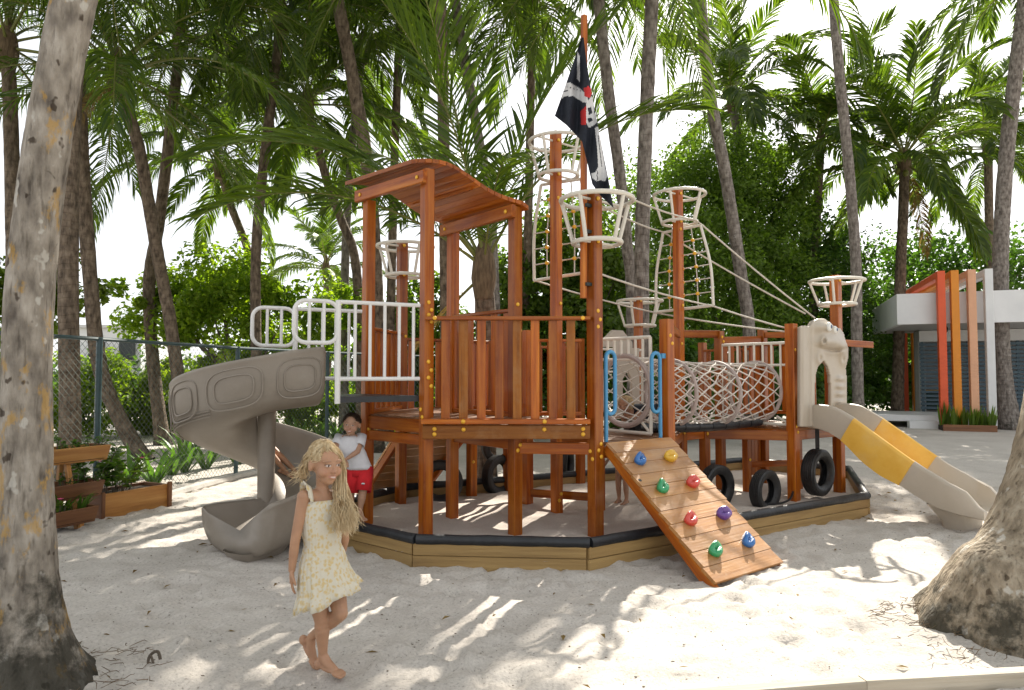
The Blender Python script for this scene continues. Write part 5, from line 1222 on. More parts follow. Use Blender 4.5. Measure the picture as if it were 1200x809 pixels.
def leafy_shrub(x, y, z, h, n, seed, label, flower=None, size=.075, spread=.3, m=M_lf_mid, name='flowering_shrub'):
    r = random.Random(seed); o = empty(name, (x, y, z), label, 'shrub'); b = MB(); lf = []
    st = MB()
    for k in range(n):
        a = r.uniform(0, 6.28); tip = Vector((x + spread * math.cos(a) * r.uniform(.3, 1.3), y + spread * math.sin(a) * r.uniform(.3, 1.3), z + h * r.uniform(.35, 1.1))); bs = Vector((x + .1 * math.cos(a), y + .1 * math.sin(a), z - .02))
        c = catmull([bs, bs.lerp(tip, .5) + Vector((0, 0, h * .22)), tip], 6); st.tube(c, [lerp(.006, .002, i / (len(c) - 1)) for i in range(len(c))], 4)
        for q in c[3:]:
            for _ in range(2):
                d = Vector((r.gauss(0, 1), r.gauss(0, 1), r.gauss(.1, .5))).normalized(); l = size * r.uniform(.7, 1.3); nn = frame((r.gauss(0, .5), r.gauss(0, .5), 1), d); xx = nn.col[0]; yy = nn.col[1]
                p = q; b.add([p, p + xx * l * .5 - yy * l * .28, p + xx * l, p + xx * l * .5 + yy * l * .28], [(0, 1, 2), (0, 2, 3)])
    st.build('stems', M_bark, o, True); b.build('foliage', m, o)
    if flower:
        for k in range(flower):
            f = MB(); c = Vector((x + r.uniform(-spread, spread), y + r.uniform(-spread, spread), z + h * r.uniform(.7, 1.05)))
            for q in range(6):
                a = q * PI / 3; d = Vector((math.cos(a), math.sin(a), .5)) * .03; s = Vector((-math.sin(a), math.cos(a), 0)) * .014; f.add([c, c + d * .6 + s, c + d, c + d * .6 - s], [(0, 1, 2, 3)])
            f.build('flower', M_pink, o)
    return o
q = pb - nF * .2
leafy_shrub(q.x + dF.x * .35, q.y + dF.y * .35, Hb - .06, .42, 16, 301, 'leafy rose like shrub spilling over the golden planter box', 3, .085, .36)
leafy_shrub(q.x + dF.x * .05, q.y + dF.y * .05, Hb - .06, .5, 12, 302, 'upright leafy shrub in the near end of the planter box', 0, .09, .25, M_lf_dark)
for k, (a, c, z) in enumerate(TRO):
    mid = a.lerp(c, .3) - nF * .17
    if k == 0:
        for j, t in enumerate((.08, .22, .38, .55)):
            s = a.lerp(c, t) - nF * .17; strap_plant(s.x, s.y, z - .05, .22, 18, 'grassy plant in the lowest trough of the tiered planter', 320 + j, M_strap, .45, .012, 'grass_tuft', 'plant', 'grasses in the lowest trough')
        leafy_shrub(mid.x, mid.y, z - .05, .2, 6, 330, 'pink flowering plant in the lowest planter trough', 3, .05, .15)
    else:
        for j, t in enumerate((.1, .35, .6)):
            s = a.lerp(c, t) - nF * .17; leafy_shrub(s.x, s.y, z - .05, .16, 12, 340 + 5 * k + j, ('low creeping herb in the middle trough of the tiered planter', 'bushy herb in the top trough of the tiered planter')[k - 1], 0, .035, .2, M_lf_dark, 'herb')
            bpy.context.view_layer.update()
for o in COL.objects:
    if o.name.startswith('herb') and o.parent is None: o['group'] = 'herbs in the ' + ('middle' if 'middle' in o['label'] else 'top') + ' trough'
# spiky plants in the pavilion bed
r = random.Random(5)
for k in range(15):
    q = ba.lerp(bb, (k + .5) / 15) + bd * r.uniform(.15, .5); strap_plant(q.x, q.y, .12, r.uniform(.4, .62), 7, 'stiff spiky plant in the bed below the portal frames', 400 + k, M_lf_mid, .96, .035, 'spiky_plant', 'plant', 'spiky plants in the pavilion bed')
# roots and litter at the palm feet
def roots(cx, cy, n, rad, seed, label, zb=.05):
    r = random.Random(seed); b = MB()
    for k in range(n):
        a = r.uniform(0, 6.28); s = rad * r.uniform(.4, 1.0); p = Vector((cx + s * math.cos(a), cy + s * math.sin(a), 0)); a2 = a + r.uniform(-1.3, 1.3); l = r.uniform(.03, .13)
        hh = lambda x, y: (zb * 1.5) * math.exp(-((x - cx) ** 2 + (y - cy) ** 2) / .5) + .006
        pts = [p + Vector((math.cos(a2) * l * t, math.sin(a2) * l * t, 0)) + Vector((r.gauss(0, .012), r.gauss(0, .012), 0)) for t in (0, .33, .66, 1)]
        for q in pts: q.z = hh(q.x, q.y) + r.uniform(0, .02)
        b.tube(pts, [.0012, .0022, .002, .001], 4)
    b.build('root_litter', M_fib, None, kind='stuff', label=label, cat='litter')
roots(3.0, 4.15, 300, .72, 1, 'dry root fibres littering the sand round the broad palm foot', .07)
roots(-2.3, 3.5, 110, .5, 2, 'dry root fibres round the blackened palm foot', .05)
b = MB(); b.tube(catmull([V3(-1.98, 3.78, .0), V3(-1.97, 3.78, .07), V3(-1.93, 3.79, .09), V3(-1.91, 3.79, .02)], 5), .008, 6); b.tube(catmull([V3(-1.95, 3.7, .0), V3(-1.93, 3.71, .10), V3(-1.91, 3.72, .03)], 5), .007, 6)
b.build('dead_twig', M_bark, None, True, label='small dark twig looped out of the sand beside the blackened palm foot', cat='twig')
r = random.Random(21); b = MB()
for k in range(2600):
    x = r.uniform(-4.6, 5.5); y = 2.6 + 6 * r.random() ** 1.4
    if inpoly(x, y, KERB): continue
    s = r.uniform(.002, .006); b.sphere((x, y, .004 + .022 * noise.noise((x * .8, y * .8, 0)) + .014 * noise.noise((x * 2.7, y * 2.7, 3))), (s * r.uniform(.8, 2), s, s * .6), 4, 3)
lm = MB()
for k in range(150):
    x = r.uniform(-4.4, 5.2); y = 2.7 + 6.5 * r.random() ** 1.2
    if inpoly(x, y, KERB): continue
    a = r.uniform(0, 6.28); l = r.uniform(.015, .05); d = Vector((math.cos(a), math.sin(a), 0)); s_ = Vector((-d.y, d.x, 0)) * l * r.uniform(.15, .35); p = Vector((x, y, .014 + .022 * noise.noise((x * .8, y * .8, 0)) + .014 * noise.noise((x * 2.7, y * 2.7, 3)))); c_ = r.uniform(.1, .4) * l
    lm.add([p - d * l, p - s_ + UP * c_, p + d * l, p + s_ + UP * c_], [(0, 1, 2), (0, 2, 3)])
lm.build('leaf_litter', M_frondd, None, kind='stuff', label='small dry leaves scattered over the sand', cat='litter')
b.build('sand_debris', M_bark, None, kind='stuff', label='tiny dark bits of debris scattered over the sand', cat='litter')
# ------------------------------------------------------------------ people
def skin_mat(name, base, lip):
    m, t, b = nodes(name); setp(b, rough=.5, spec=.35, sss=.12); b.inputs['Subsurface Radius'].default_value = (.02, .008, .004)
    L = t.links.new; at = nd(t, 'ShaderNodeAttribute'); at.attribute_name = 'tint'
    tc = nd(t, 'ShaderNodeTexCoord'); n = nd(t, 'ShaderNodeTexNoise'); n.inputs['Scale'].default_value = 14; n.inputs['Detail'].default_value = 5; L(tc.outputs['Object'], n.inputs['Vector'])
    r = ramp(t, [(.3, [q * .9 for q in base]), (.7, [q * 1.08 for q in base])]); L(n.outputs['Fac'], r.inputs[0])
    sp = nd(t, 'ShaderNodeSeparateColor'); L(at.outputs['Color'], sp.inputs[0])
    m1 = nd(t, 'ShaderNodeMixRGB'); m1.inputs[2].default_value = (*lip, 1); L(sp.outputs[0], m1.inputs[0]); L(r.outputs[0], m1.inputs[1])
    m2 = nd(t, 'ShaderNodeMixRGB'); m2.inputs[2].default_value = (.05, .028, .018, 1); L(sp.outputs[1], m2.inputs[0]); L(m1.outputs[0], m2.inputs[1])
    m3 = nd(t, 'ShaderNodeMixRGB'); m3.inputs[2].default_value = (.62, .58, .55, 1); L(sp.outputs[2], m3.inputs[0]); L(m2.outputs[0], m3.inputs[1])
    L(m3.outputs[0], b.inputs['Base Color']); return m
M_skin = skin_mat('tanned_skin', (.42, .235, .14), (.46, .17, .13))
M_skin2 = skin_mat('fair_skin', (.44, .255, .165), (.46, .16, .13))
M_hair_b = mat_noise('blond_hair', [(.3, (.46, .31, .15)), (.55, (.66, .52, .31)), (.8, (.80, .70, .50))], 40, (1, 1, .12), rough=.38, spec=.5)
M_hair_br = mat_noise('brown_hair', [(.3, (.03, .018, .010)), (.7, (.085, .05, .028))], 40, (1, 1, .2), rough=.5)
M_dress = None
class Body:
    def __init__(s): s.b = MB(); s.head = None
    def ball(s, c, r, M=None): s.b.sphere(c, r, 16, 12, M)
    def limb(s, pts):                                       # [(point, radius)...] tapered chain, joined by balls
        for (p, r), (q, r2) in zip(pts, pts[1:]):
            p = Vector(p); q = Vector(q); d = q - p; L = d.length
            if L < 1e-6: continue
            n = max(2, int(L / (.5 * min(r, r2))))
            for k in range(n + 1): s.b.sphere(p.lerp(q, k / n), lerp(r, r2, k / n), 12, 8)
    def hand(s, w, d, n, th, sc_=1.0, curl=.5):
        """w wrist, d finger direction, n palm normal (side the fingers curl to), th thumb side"""
        w = Vector(w); d = Vector(d).normalized(); n = Vector(n); n = (n - d * n.dot(d)).normalized(); t = Vector(th); t = (t - d * t.dot(d) - n * t.dot(n)).normalized()
        k = .072 * sc_
        Rm = Matrix((t, n, d)).transposed()
        s.ball(w + d * k * .50, Vector((.030, .014, .042)) * sc_, Rm); s.ball(w + d * k * .85, Vector((.033, .013, .022)) * sc_, Rm)
        for i, (o, l) in enumerate(((.024, .052), (.008, .058), (-.008, .054), (-.023, .042))):
            p = w + d * k * 1.05 + t * o * sc_; a = d; pts = [(p, .0078 * sc_)]
            for j in range(3):
                a = (a + n * curl * (.35 + .25 * j)).normalized(); p = p + a * l * sc_ * (.40, .33, .27)[j]; pts.append((p, (.0074 - .0006 * j) * sc_))
            s.limb(pts)
        p = w + d * k * .35 + t * .026 * sc_; q = p + (d * .8 + t * .55 + n * .25).normalized() * .030 * sc_; e = q + (d + t * .1 + n * .35).normalized() * .026 * sc_
        s.limb([(w + d * k * .15 + t * .010 * sc_, .012 * sc_), (p, .0105 * sc_), (q, .0090 * sc_), (e, .0075 * sc_)])
    def foot(s, an, d, up, sc_=1.0, side=1):
        an = Vector(an); d = Vector(d).normalized(); up = Vector(up); up = (up - d * up.dot(d)).normalized(); l = up.cross(d) * side
        hl = an - up * .045 * sc_ - d * .022 * sc_
        Rm = Matrix((l, d, up)).transposed()
        s.ball(hl, Vector((.025, .030, .024)) * sc_, Rm); s.limb([(an, .026 * sc_), (an - up * .03 * sc_ + d * .035 * sc_, .025 * sc_), (an - up * .048 * sc_ + d * .085 * sc_, .019 * sc_)])
        s.ball(an - up * .053 * sc_ + d * .05 * sc_, Vector((.026, .07, .014)) * sc_, Rm); s.ball(an - up * .055 * sc_ + d * .105 * sc_, Vector((.034, .030, .013)) * sc_, Rm)
        for i, (o, e, r_) in enumerate(((.022, .146, .0092), (.008, .148, .0078), (-.005, .145, .0078), (-.016, .138, .0074), (-.026, .128, .007))):
            q = an - up * .060 * sc_ + d * e * sc_ + l * o * sc_; s.limb([(q - d * .04 * sc_, r_ * sc_), (q, r_ * sc_)])
    def make_head(s, c, fwd, up, k=1.0, neck=None):
        """child's head about .20 m tall (k = 1), c is the centre between the ears"""
        f = Vector(fwd).normalized(); u = Vector(up); u = (u - f * u.dot(f)).normalized(); r = f.cross(u)      # r: the person's right... f x u
        Rm = Matrix((r, f, u)).transposed(); c = Vector(c); s.head = (c, Rm, k)
        T = lambda x, y, z: c + Rm @ (Vector((x, y, z)) * k)
        E = lambda p, q: s.b.sphere(T(*p), Vector(q) * k, 22, 16, Rm)
        E((0, -.008, .022), (.071, .084, .078)); E((0, .026, -.014), (.058, .058, .066)); E((0, .040, -.052), (.040, .040, .040)); E((0, .056, -.074), (.021, .020, .018))
        for sg in (-1, 1):
            E((sg * .034, .050, -.030), (.027, .028, .026)); E((sg * .030, .066, .022), (.024, .014, .009)); E((sg * .070, -.004, -.008), (.010, .018, .028)); E((sg * .0265, .0655, .004), (.0155, .0155, .0125))
            E((sg * .0085, .0865, -.025), (.0075, .008, .0065))
        s.limb([(T(0, .078, .006), .0075 * k), (T(0, .088, -.010), .0085 * k), (T(0, .0945, -.022), .0095 * k)])
        for z, w_ in ((-.0475, .0055), (-.0545, .0062)): s.limb([(T(-.020, .073, z + .003), .003 * k), (T(-.008, .084, z), w_ * k), (T(.008, .084, z), w_ * k), (T(.020, .073, z + .003), .003 * k)])
    def build(s, name, mat, parent, voxel=.0042, smooth=3):
        me = s.b.mesh(name, mat); o = bpy.data.objects.new('tmp', me); COL.objects.link(o)
        m = o.modifiers.new('r', 'REMESH'); m.mode = 'VOXEL'; m.voxel_size = voxel
        if smooth: q = o.modifiers.new('s', 'SMOOTH'); q.factor = .5; q.iterations = smooth
        dg = bpy.context.evaluated_depsgraph_get(); ev = o.evaluated_get(dg); me2 = bpy.data.meshes.new_from_object(ev); me2.name = name
        bpy.data.objects.remove(o); me2.materials.clear(); me2.materials.append(mat); me2.polygons.foreach_set('use_smooth', [True] * len(me2.polygons))
        ca = me2.color_attributes.new('tint', 'FLOAT_COLOR', 'POINT')
        if s.head:
            c, Rm, k = s.head; inv = Rm.transposed(); data = []
            for v in me2.vertices:
                q = inv @ (v.co - c) / k; a = bq = cq = 0.0
                if q.length < .14 and q.y > .03:
                    x = abs(q.x)
                    a = sstep(1.25, .85, math.hypot(q.x / .023, (q.z + .0505 - .10 * x) / .0085)) * .45 if q.y > .06 else 0
                    a = max(a, .22 * math.exp(-((x - .036) ** 2 + (q.z + .028) ** 2) / .0004)) + (.2 * math.exp(-(q.x ** 2 + (q.z + .02) ** 2) / .0002))
                    # teeth line of the smile
                    if q.y > .06: cq = .85 * sstep(1.1, .7, math.hypot(q.x / .015, (q.z + .0508 - .12 * x) / .0024))
                    br = abs(q.z - .0235 - .10 * (x - .03) * (1 if x < .03 else -1.2)); 
                    if .012 < x < .048 and q.y > .04: bq = max(bq, .28 * sstep(.0048, .0022, br))
                    # eyes: white, iris, upper lid line
                    ex = (x - .0275) / .0135; ez = (q.z - .0035) / .0062
                    if q.y > .05:
                        w_ = sstep(1.05, .8, math.hypot(ex, ez)); cq = max(cq, .8 * w_)
                        ir = math.hypot(x - .0275, q.z - .0040)
                        bq = max(bq, sstep(.0062, .0048, ir) * (1 if w_ > .2 else 0)); 
                        if abs(ex) < 1.1 and 0 < ez: bq = max(bq, (.6 * sstep(.30, .12, abs(math.hypot(ex, ez) - 1.05))))
                        if bq > .3 and ir < .0062: cq = 0
                        elif bq > .3: cq = 0
                data.extend((min(1, a), min(1, bq), cq, 1))
            ca.data.foreach_set('color', data)
        else: ca.data.foreach_set('color', [0.0, 0.0, 0.0, 1.0] * len(me2.vertices))
        return mobj(name, me2, parent)
def hair_strands(name, strands, mat, parent, wd=.0028, seed=0):
    r = random.Random(seed); b = MB()
    for pts in strands:
        pts = catmull(pts, 4); n = len(pts); side = Vector((r.gauss(0, 1), r.gauss(0, 1), r.gauss(0, .3))).normalized(); vs = []
        for i, p in enumerate(pts):
            t = (pts[min(i + 1, n - 1)] - pts[max(0, i - 1)]).normalized(); s_ = t.cross(side); s_ = s_.normalized() if s_.length > 1e-4 else Vector((1, 0, 0)); w_ = wd * (1 - .75 * (i / (n - 1)) ** 2)
            u_ = t.cross(s_); vs += [p - s_ * w_, p + u_ * w_ * .7, p + s_ * w_]
        b.add(vs, [f for i in range(n - 1) for f in ((i * 3, i * 3 + 1, i * 3 + 4, i * 3 + 3), (i * 3 + 1, i * 3 + 2, i * 3 + 5, i * 3 + 4))])
    return b.build(name, mat, parent, 'all')
def cap_hair(head, grow=1.06, front=.045, low=-.03, seed=0):
    """short tapering strands all over the scalp, plus the points where they start"""
    c, Rm, k = head; r = random.Random(seed); out = []
    while len(out) < 4000:
        d = Vector((r.gauss(0, 1), r.gauss(0, 1), r.gauss(0, 1))).normalized(); p = Vector((d.x * .0715, -.008 + d.y * .0845, .022 + d.z * .0785))
        hl = low + (.075 if p.y > front else 0) + max(0, (p.y + .01)) * .55
        if p.z < hl: continue
        out.append((c + Rm @ (p * k), Rm @ d))
    return out
def lathe_cloth(name, rings, mat, parent, n=72, fold=None, thick=.004, mats=None):
    """rings: (centre, xaxis, yaxis, rx, ry); fold(i, angle) scales the radius"""
    b = MB(); vs = []
    for i, (c, xa, ya, rx, ry) in enumerate(rings):
        for j in range(n):
            a = 2 * PI * j / n; k = 1 + (fold(i, a) if fold else 0); vs.append(Vector(c) + Vector(xa) * (rx * k * math.cos(a)) + Vector(ya) * (ry * k * math.sin(a)))
    b.add(vs, [(i * n + j, i * n + (j + 1) % n, (i + 1) * n + (j + 1) % n, (i + 1) * n + j) for i in range(len(rings) - 1) for j in range(n)])
    o = b.build(name, mat, parent, 'all'); s = o.modifiers.new('t', 'SOLIDIFY'); s.thickness = thick; s.offset = 0; return o

# --- the walking girl
D0 = 3.72; gp = G(380, 786)
girl = empty('person', (gp.x, gp.y, 0), 'barefoot child in pale yellow floral sundress walking across the sand', 'person')
gf = Vector((.72, -.70, 0)).normalized(); gr = Vector((gf.y, -gf.x, 0))                     # facing, and the girl's right (towards the camera, image left)
hc = P(380, 543, D0 - .02); Bg = Body()
hf = (Vector((.74, -.66, -.10))).normalized()
Bg.make_head(hc, hf, (.03, .02, 1), 1.13)
sR = P(356, 582, D0 - .085); sL = P(398, 582, D0 + .085); nk = P(377.5, 570, D0 + .0); ch = P(377, 599, D0); wa = P(378, 640, D0); pv = P(379, 668, D0)
Bg.limb([(hc + Vector((-.012, .012, -.05)), .036), (nk, .034), (P(377, 580, D0), .044)])
Rt = Matrix((gr, gf, UP)).transposed()
for p, q in ((ch, (.105, .068, .075)), (P(377, 622, D0), (.098, .066, .07)), (wa, (.092, .064, .075)), (P(379, 656, D0), (.10, .07, .07)), (pv, (.105, .078, .07))): Bg.b.sphere(p, Vector(q), 20, 14, Rt)
Bg.limb([(P(377, 582, D0), .042), (sR, .036)]); Bg.limb([(P(378, 582, D0), .042), (sL, .036)]); Bg.b.sphere(P(377, 589, D0), Vector((.098, .06, .05)), 20, 14, Rt)
eR = P(345.5, 636, D0 - .11); wR = P(342, 668, D0 - .10); Bg.limb([(sR, .035), (sR.lerp(eR, .4), .031), (eR, .026), (eR.lerp(wR, .35), .026), (wR, .0185)])
Bg.hand(wR, (.03, -.05, -1), (.75, .3, .1), (.5, -.8, 0), .92, .35)
eL = P(404, 632, D0 + .13); wL = P(397, 662, D0 + .20); Bg.limb([(sL, .035), (sL.lerp(eL, .4), .031), (eL, .026), (eL.lerp(wL, .35), .025), (wL, .0185)])
Bg.hand(wL, (-.05, .1, -1), (-.6, .4, 0), (.6, -.3, 0), .92, .35)
hpR = pv + gr * .052 - UP * .02; hpL = pv - gr * .052 - UP * .02
# stance leg and trailing leg
k1 = P(377, 727, D0 - .05); a1 = P(378.5, 769, D0 - .03); k2 = P(399, 719, D0 - .06); a2 = P(364.5, 747, D0 + .07)
Bg.limb([(hpR, .066), (hpR.lerp(k1, .45), .056), (k1, .040), (k1.lerp(a1, .28), .041), (k1.lerp(a1, .7), .029), (a1, .0235)])
Bg.limb([(hpL, .066), (hpL.lerp(k2, .45), .056), (k2, .040), (k2.lerp(a2, .28), .041), (k2.lerp(a2, .7), .029), (a2, .0235)])
Bg.foot(a1, (.84, -.50, -.04), UP, 1.05, -1)
Bg.foot(a2 - UP * .01, (.62, -.25, -.78), (.72, -.3, .55), 1.0, 1)
Bg.build('body', M_skin, girl, .0040, 3)
# dress
def dress_mat():
    m, t, b = nodes('floral_cotton'); setp(b, rough=.85, sheen=.2); L = t.links.new; tc = nd(t, 'ShaderNodeTexCoord')
    vo = nd(t, 'ShaderNodeTexVoronoi'); vo.inputs['Scale'].default_value = 46; mp = nd(t, 'ShaderNodeMapping'); mp.inputs['Scale'].default_value = (1.2, 1.2, 1); L(tc.outputs['Object'], mp.inputs[0])
    nz = nd(t, 'ShaderNodeTexNoise'); nz.inputs['Scale'].default_value = 45; nz.inputs['Detail'].default_value = 3; L(tc.outputs['Object'], nz.inputs['Vector'])
    av = nd(t, 'ShaderNodeMixRGB', blend_type='ADD'); av.inputs[0].default_value = .035; L(mp.outputs[0], av.inputs[1]); L(nz.outputs['Color'], av.inputs[2]); L(av.outputs[0], vo.inputs['Vector'])
    r = ramp(t, [(.22, (.73, .57, .28)), (.42, (.74, .62, .38)), (.6, (.76, .71, .58)), (1, (.76, .71, .58))]); L(vo.outputs['Distance'], r.inputs[0])
    sp = nd(t, 'ShaderNodeSeparateColor'); L(vo.outputs['Color'], sp.inputs[0]); gt = nd(t, 'ShaderNodeMath', operation='GREATER_THAN'); gt.inputs[1].default_value = .3; L(sp.outputs[0], gt.inputs[0])
    mx = nd(t, 'ShaderNodeMixRGB'); mx.inputs[1].default_value = (.76, .71, .58, 1); L(gt.outputs[0], mx.inputs[0]); L(r.outputs[0], mx.inputs[2]); L(mx.outputs[0], b.inputs['Base Color'])
    bp = nd(t, 'ShaderNodeBump'); bp.inputs['Strength'].default_value = .35; bp.inputs['Distance'].default_value = .006; L(nz.outputs['Fac'], bp.inputs['Height']); L(bp.outputs[0], b.inputs['Normal'])
    tl = nd(t, 'ShaderNodeBsdfTranslucent'); L(mx.outputs[0], tl.inputs[0]); ms = nd(t, 'ShaderNodeMixShader'); ms.inputs[0].default_value = .25; o = t.nodes['Material Output']; L(b.outputs[0], ms.inputs[1]); L(tl.outputs[0], ms.inputs[2]); L(ms.outputs[0], o.inputs[0]); return m
M_dress = dress_mat()
def rg(px, py, rx, ry, dd=0): return (P(px, py, D0 + dd), gr, gf, rx, ry)
rings = [rg(377, 584.5, .110, .070), rg(377, 592, .117, .076), rg(377, 604, .117, .080), rg(377, 622, .110, .078), rg(378, 632, .104, .075), rg(378, 637, .101, .073), rg(378, 640, .104, .077), rg(379, 648, .116, .090), rg(379, 660, .130, .103), rg(380, 672, .142, .115), rg(381, 682, .151, .124), rg(381.5, 686, .153, .127), rg(381.5, 688, .158, .133), rg(382, 694, .168, .142), rg(383, 701, .176, .152)]
def dfold(i, a):
    if i < 6: return .012 * math.sin(a * 34 + i * .9) + .01 * math.sin(a * 9 + i * 2)
    t = (i - 6) / 8; return t * (.055 * math.sin(a * 9 + .5 * math.sin(a * 3) + 1) + .03 * math.sin(a * 16 + i * .3)) + .012 * math.sin(a * 31) + (.035 * math.sin(a * 24) * (i - 11) / 3 if i > 11 else 0)
dr = lathe_cloth('dress', rings, M_dress, girl, 160, dfold, .003)
me = dr.data                                                  # uneven hem: higher on the leading side
hem0 = rings[-1][0]
for v in me.vertices:
    t = sstep(P(379, 655, D0).z, rings[-1][0].z, v.co.z)
    if t > 0:
        q = (v.co - hem0); v.co.z += t * (.060 * (q.x / .17) + .012 * math.sin(math.atan2(q.y, q.x) * 5)); v.co += gf * (.02 * t)
b = MB()
for sg, s_, top in ((1, sR, P(360.5, 572, D0 - .075)), (-1, sL, P(394, 571.5, D0 + .075))):
    fr = P(377, 585.5, D0) + gr * .086 * sg + gf * .050; bk = P(377, 586, D0) + gr * .088 * sg - gf * .055; c = catmull([fr, top + gf * .02, top - gf * .03, bk], 8); n = len(c); vs = []
    for i, p in enumerate(c):
        w_ = .010; fl = .030 * math.sin(PI * i / (n - 1)); out = (gr * sg).normalized(); vs += [p - out * w_, p + UP * .006, p + out * (w_ + fl * .6) + UP * (fl * .75 + .010 * math.sin(i * 1.9))]
    b.add(vs, [f for i in range(n - 1) for f in ((i * 3, i * 3 + 1, i * 3 + 4, i * 3 + 3), (i * 3 + 1, i * 3 + 2, i * 3 + 5, i * 3 + 4))])
st = b.build('ruffled_straps', M_dress, girl, 'all'); s = st.modifiers.new('t', 'SOLIDIFY'); s.thickness = .003
# hair: brushed over to the girl's left shoulder, wisps blown back
c, Rm, k = Bg.head; rh = random.Random(8); strands = []
def HT(x, y, z): return c + Rm @ (Vector((x, y, z)) * k)
# note: local +x is f x u = the girl's right
tail0 = P(400, 583, D0 + .01); tail1 = P(404, 604, D0 - .05); tail2 = P(406, 618, D0 - .06)
for n_ in range(5200):
    d = Vector((rh.gauss(0, 1), rh.gauss(-.2, 1), rh.gauss(.3, 1))).normalized(); p = Vector((d.x * .0745, -.008 + d.y * .088, .022 + d.z * .083))
    if p.z < -.035 + max(0, p.y + .01) * 1.0 or (p.y > .05 and p.z < .066): continue
    if d.x > .75 and p.z < .02 and p.y > -.03: continue
    part = HT(rh.uniform(.01, .03), rh.uniform(-.02, .045), .108)
    root = HT(p.x, p.y, p.z)
    if d.x > .1 and rh.random() < .12 or p.y < -.06 and rh.random() < .1:           # right side: back, loose wisps
        m1 = HT(.070, -.045, .0) + Vector((rh.gauss(0, .008), rh.gauss(0, .008), rh.gauss(0, .012))); e = HT(.055, -.085, -.06) + Vector((rh.gauss(0, .02), rh.gauss(0, .02), rh.gauss(0, .022)))
        strands.append([part, root, m1, e])
        if rh.random() < .22: strands[-1].append(e + Vector((rh.uniform(-.07, -.01), rh.gauss(0, .02), rh.uniform(-.06, .015))))
    else:
        w0 = HT(-.068, rh.uniform(-.03, .035), -.01) + Vector((rh.gauss(0, .007), rh.gauss(0, .007), rh.gauss(0, .01)))
        j = Vector((rh.gauss(0, .013), rh.gauss(0, .015), rh.gauss(0, .01))); w_ = rh.uniform(.4, 1.05)
        if p.y > .02: w0 = HT(-.066, .05, .0) + Vector((rh.gauss(0, .006), rh.gauss(0, .005), rh.gauss(0, .01)))
        ph = rh.choice((0, 1.2, 2.3, 3.7, 5)) + rh.gauss(0, .25); wv_ = Vector((.012 * math.sin(ph), .008 * math.cos(ph), 0)); strands.append([part, root, w0, tail0 + j + wv_ + Vector((0, 0, rh.uniform(-.01, .02))), tail0.lerp(tail1, .55) + j * 1.4 - wv_, tail1.lerp(tail2, w_ - .5) + j * 1.9 + wv_, tail1.lerp(tail2, w_) + j * 2.1 - wv_ * .8])
hair_strands('hair', strands, M_hair_b, girl, .0016, 4)

# --- the boy on the kerb
DB = 6.62
bf = Vector((.10, -1, 0)).normalized(); brr = Vector((bf.y, -bf.x, 0)); 
bp0 = P(421, 604, 6.55); boy = empty('person', (bp0.x, bp0.y, .26), 'smiling child in white shirt and red shorts leaning from the kerb to the spiral slide', 'person')
Bb = Body(); bh = P(412.5, 497, DB - .06); Bb.make_head(bh, (-.02, -.98, -.12), (.10, -.05, 1), 1.06)
chb = P(409, 521, DB); wab = P(417, 538, DB + .03); pvb = P(421, 549, DB + .05)
Rb = Matrix((brr, bf, UP)).transposed()
Bb.limb([(bh + Vector((0, .02, -.05)), .036), (P(410.5, 510, DB), .038)])
for p, q in ((chb, (.115, .075, .085)), (P(413, 530, DB + .01), (.108, .074, .08)), (wab, (.102, .072, .07)), (pvb, (.108, .08, .07))): Bb.b.sphere(p, Vector(q), 20, 14, Rb)
bsR = P(397, 515, DB - .01); bsL = P(423, 514, DB + .03)
beL = P(419.5, 529, DB - .07); bwL = P(407.5, 537, DB - .15); beR = P(392, 527, DB - .10); bwR = P(401, 537.5, DB - .17)
for s_, e_, w_ in ((bsL, beL, bwL), (bsR, beR, bwR)): Bb.limb([(chb + UP * .05, .05), (s_, .038), (s_.lerp(e_, .5), .032), (e_, .026), (e_.lerp(w_, .4), .025), (w_, .018)])
Bb.hand(bwL, (-.8, -.3, -.3), (-.2, -.2, -1), (0, -.6, .6), .9, .6); Bb.hand(bwR, (.5, -.5, -.4), (0, -.2, -1), (.6, .2, .5), .9, .6)
bhL = pvb - brr * .055 - UP * .02; bhR = pvb + brr * .055 - UP * .02; bkL = P(425, 577, DB - .02); baL = P(421.5, 599, DB - .03); bkR = P(411, 578, DB + .02); baR = P(410, 600, DB + .04)
for h_, k_, a_ in ((bhL, bkL, baL), (bhR, bkR, baR)): Bb.limb([(h_, .066), (h_.lerp(k_, .5), .055), (k_, .040), (k_.lerp(a_, .3), .040), (k_.lerp(a_, .75), .028), (a_, .024)])
Bb.foot(baL, (.55, -.8, -.05), UP, 1.0, -1); Bb.foot(baR, (-.2, -.95, -.05), UP, 1.0, 1); Bb.build('body', M_skin2, boy, .0048, 3)
M_tee = mat_plain('white_cotton', (.66, .66, .68), .06, 20, bump=.15, rough=.9); M_short = mat_plain('red_cotton', (.55, .012, .018), .12, 20, bump=.2, rough=.85)
def brg(px, py, rx, ry, dd=0, up=0): return (P(px, py, DB + dd), brr, bf, rx, ry)
ax_ = (wab - chb).normalized()
lathe_cloth('shirt', [brg(410, 510.5, .050, .046), brg(409.8, 512, .074, .058), brg(409.5, 514, .102, .07), brg(409, 518, .122, .084), brg(409.5, 524, .126, .09), brg(413, 531, .126, .092, .01), brg(416.5, 539, .124, .092, .03), brg(419.5, 546, .128, .096, .04), brg(420.5, 549.5, .130, .098, .05)], M_tee, boy, 64, lambda i, a: (.02 * math.sin(a * 5 + i) + .012 * math.sin(a * 11 + i * 2)) * min(1, i / 4), .004)
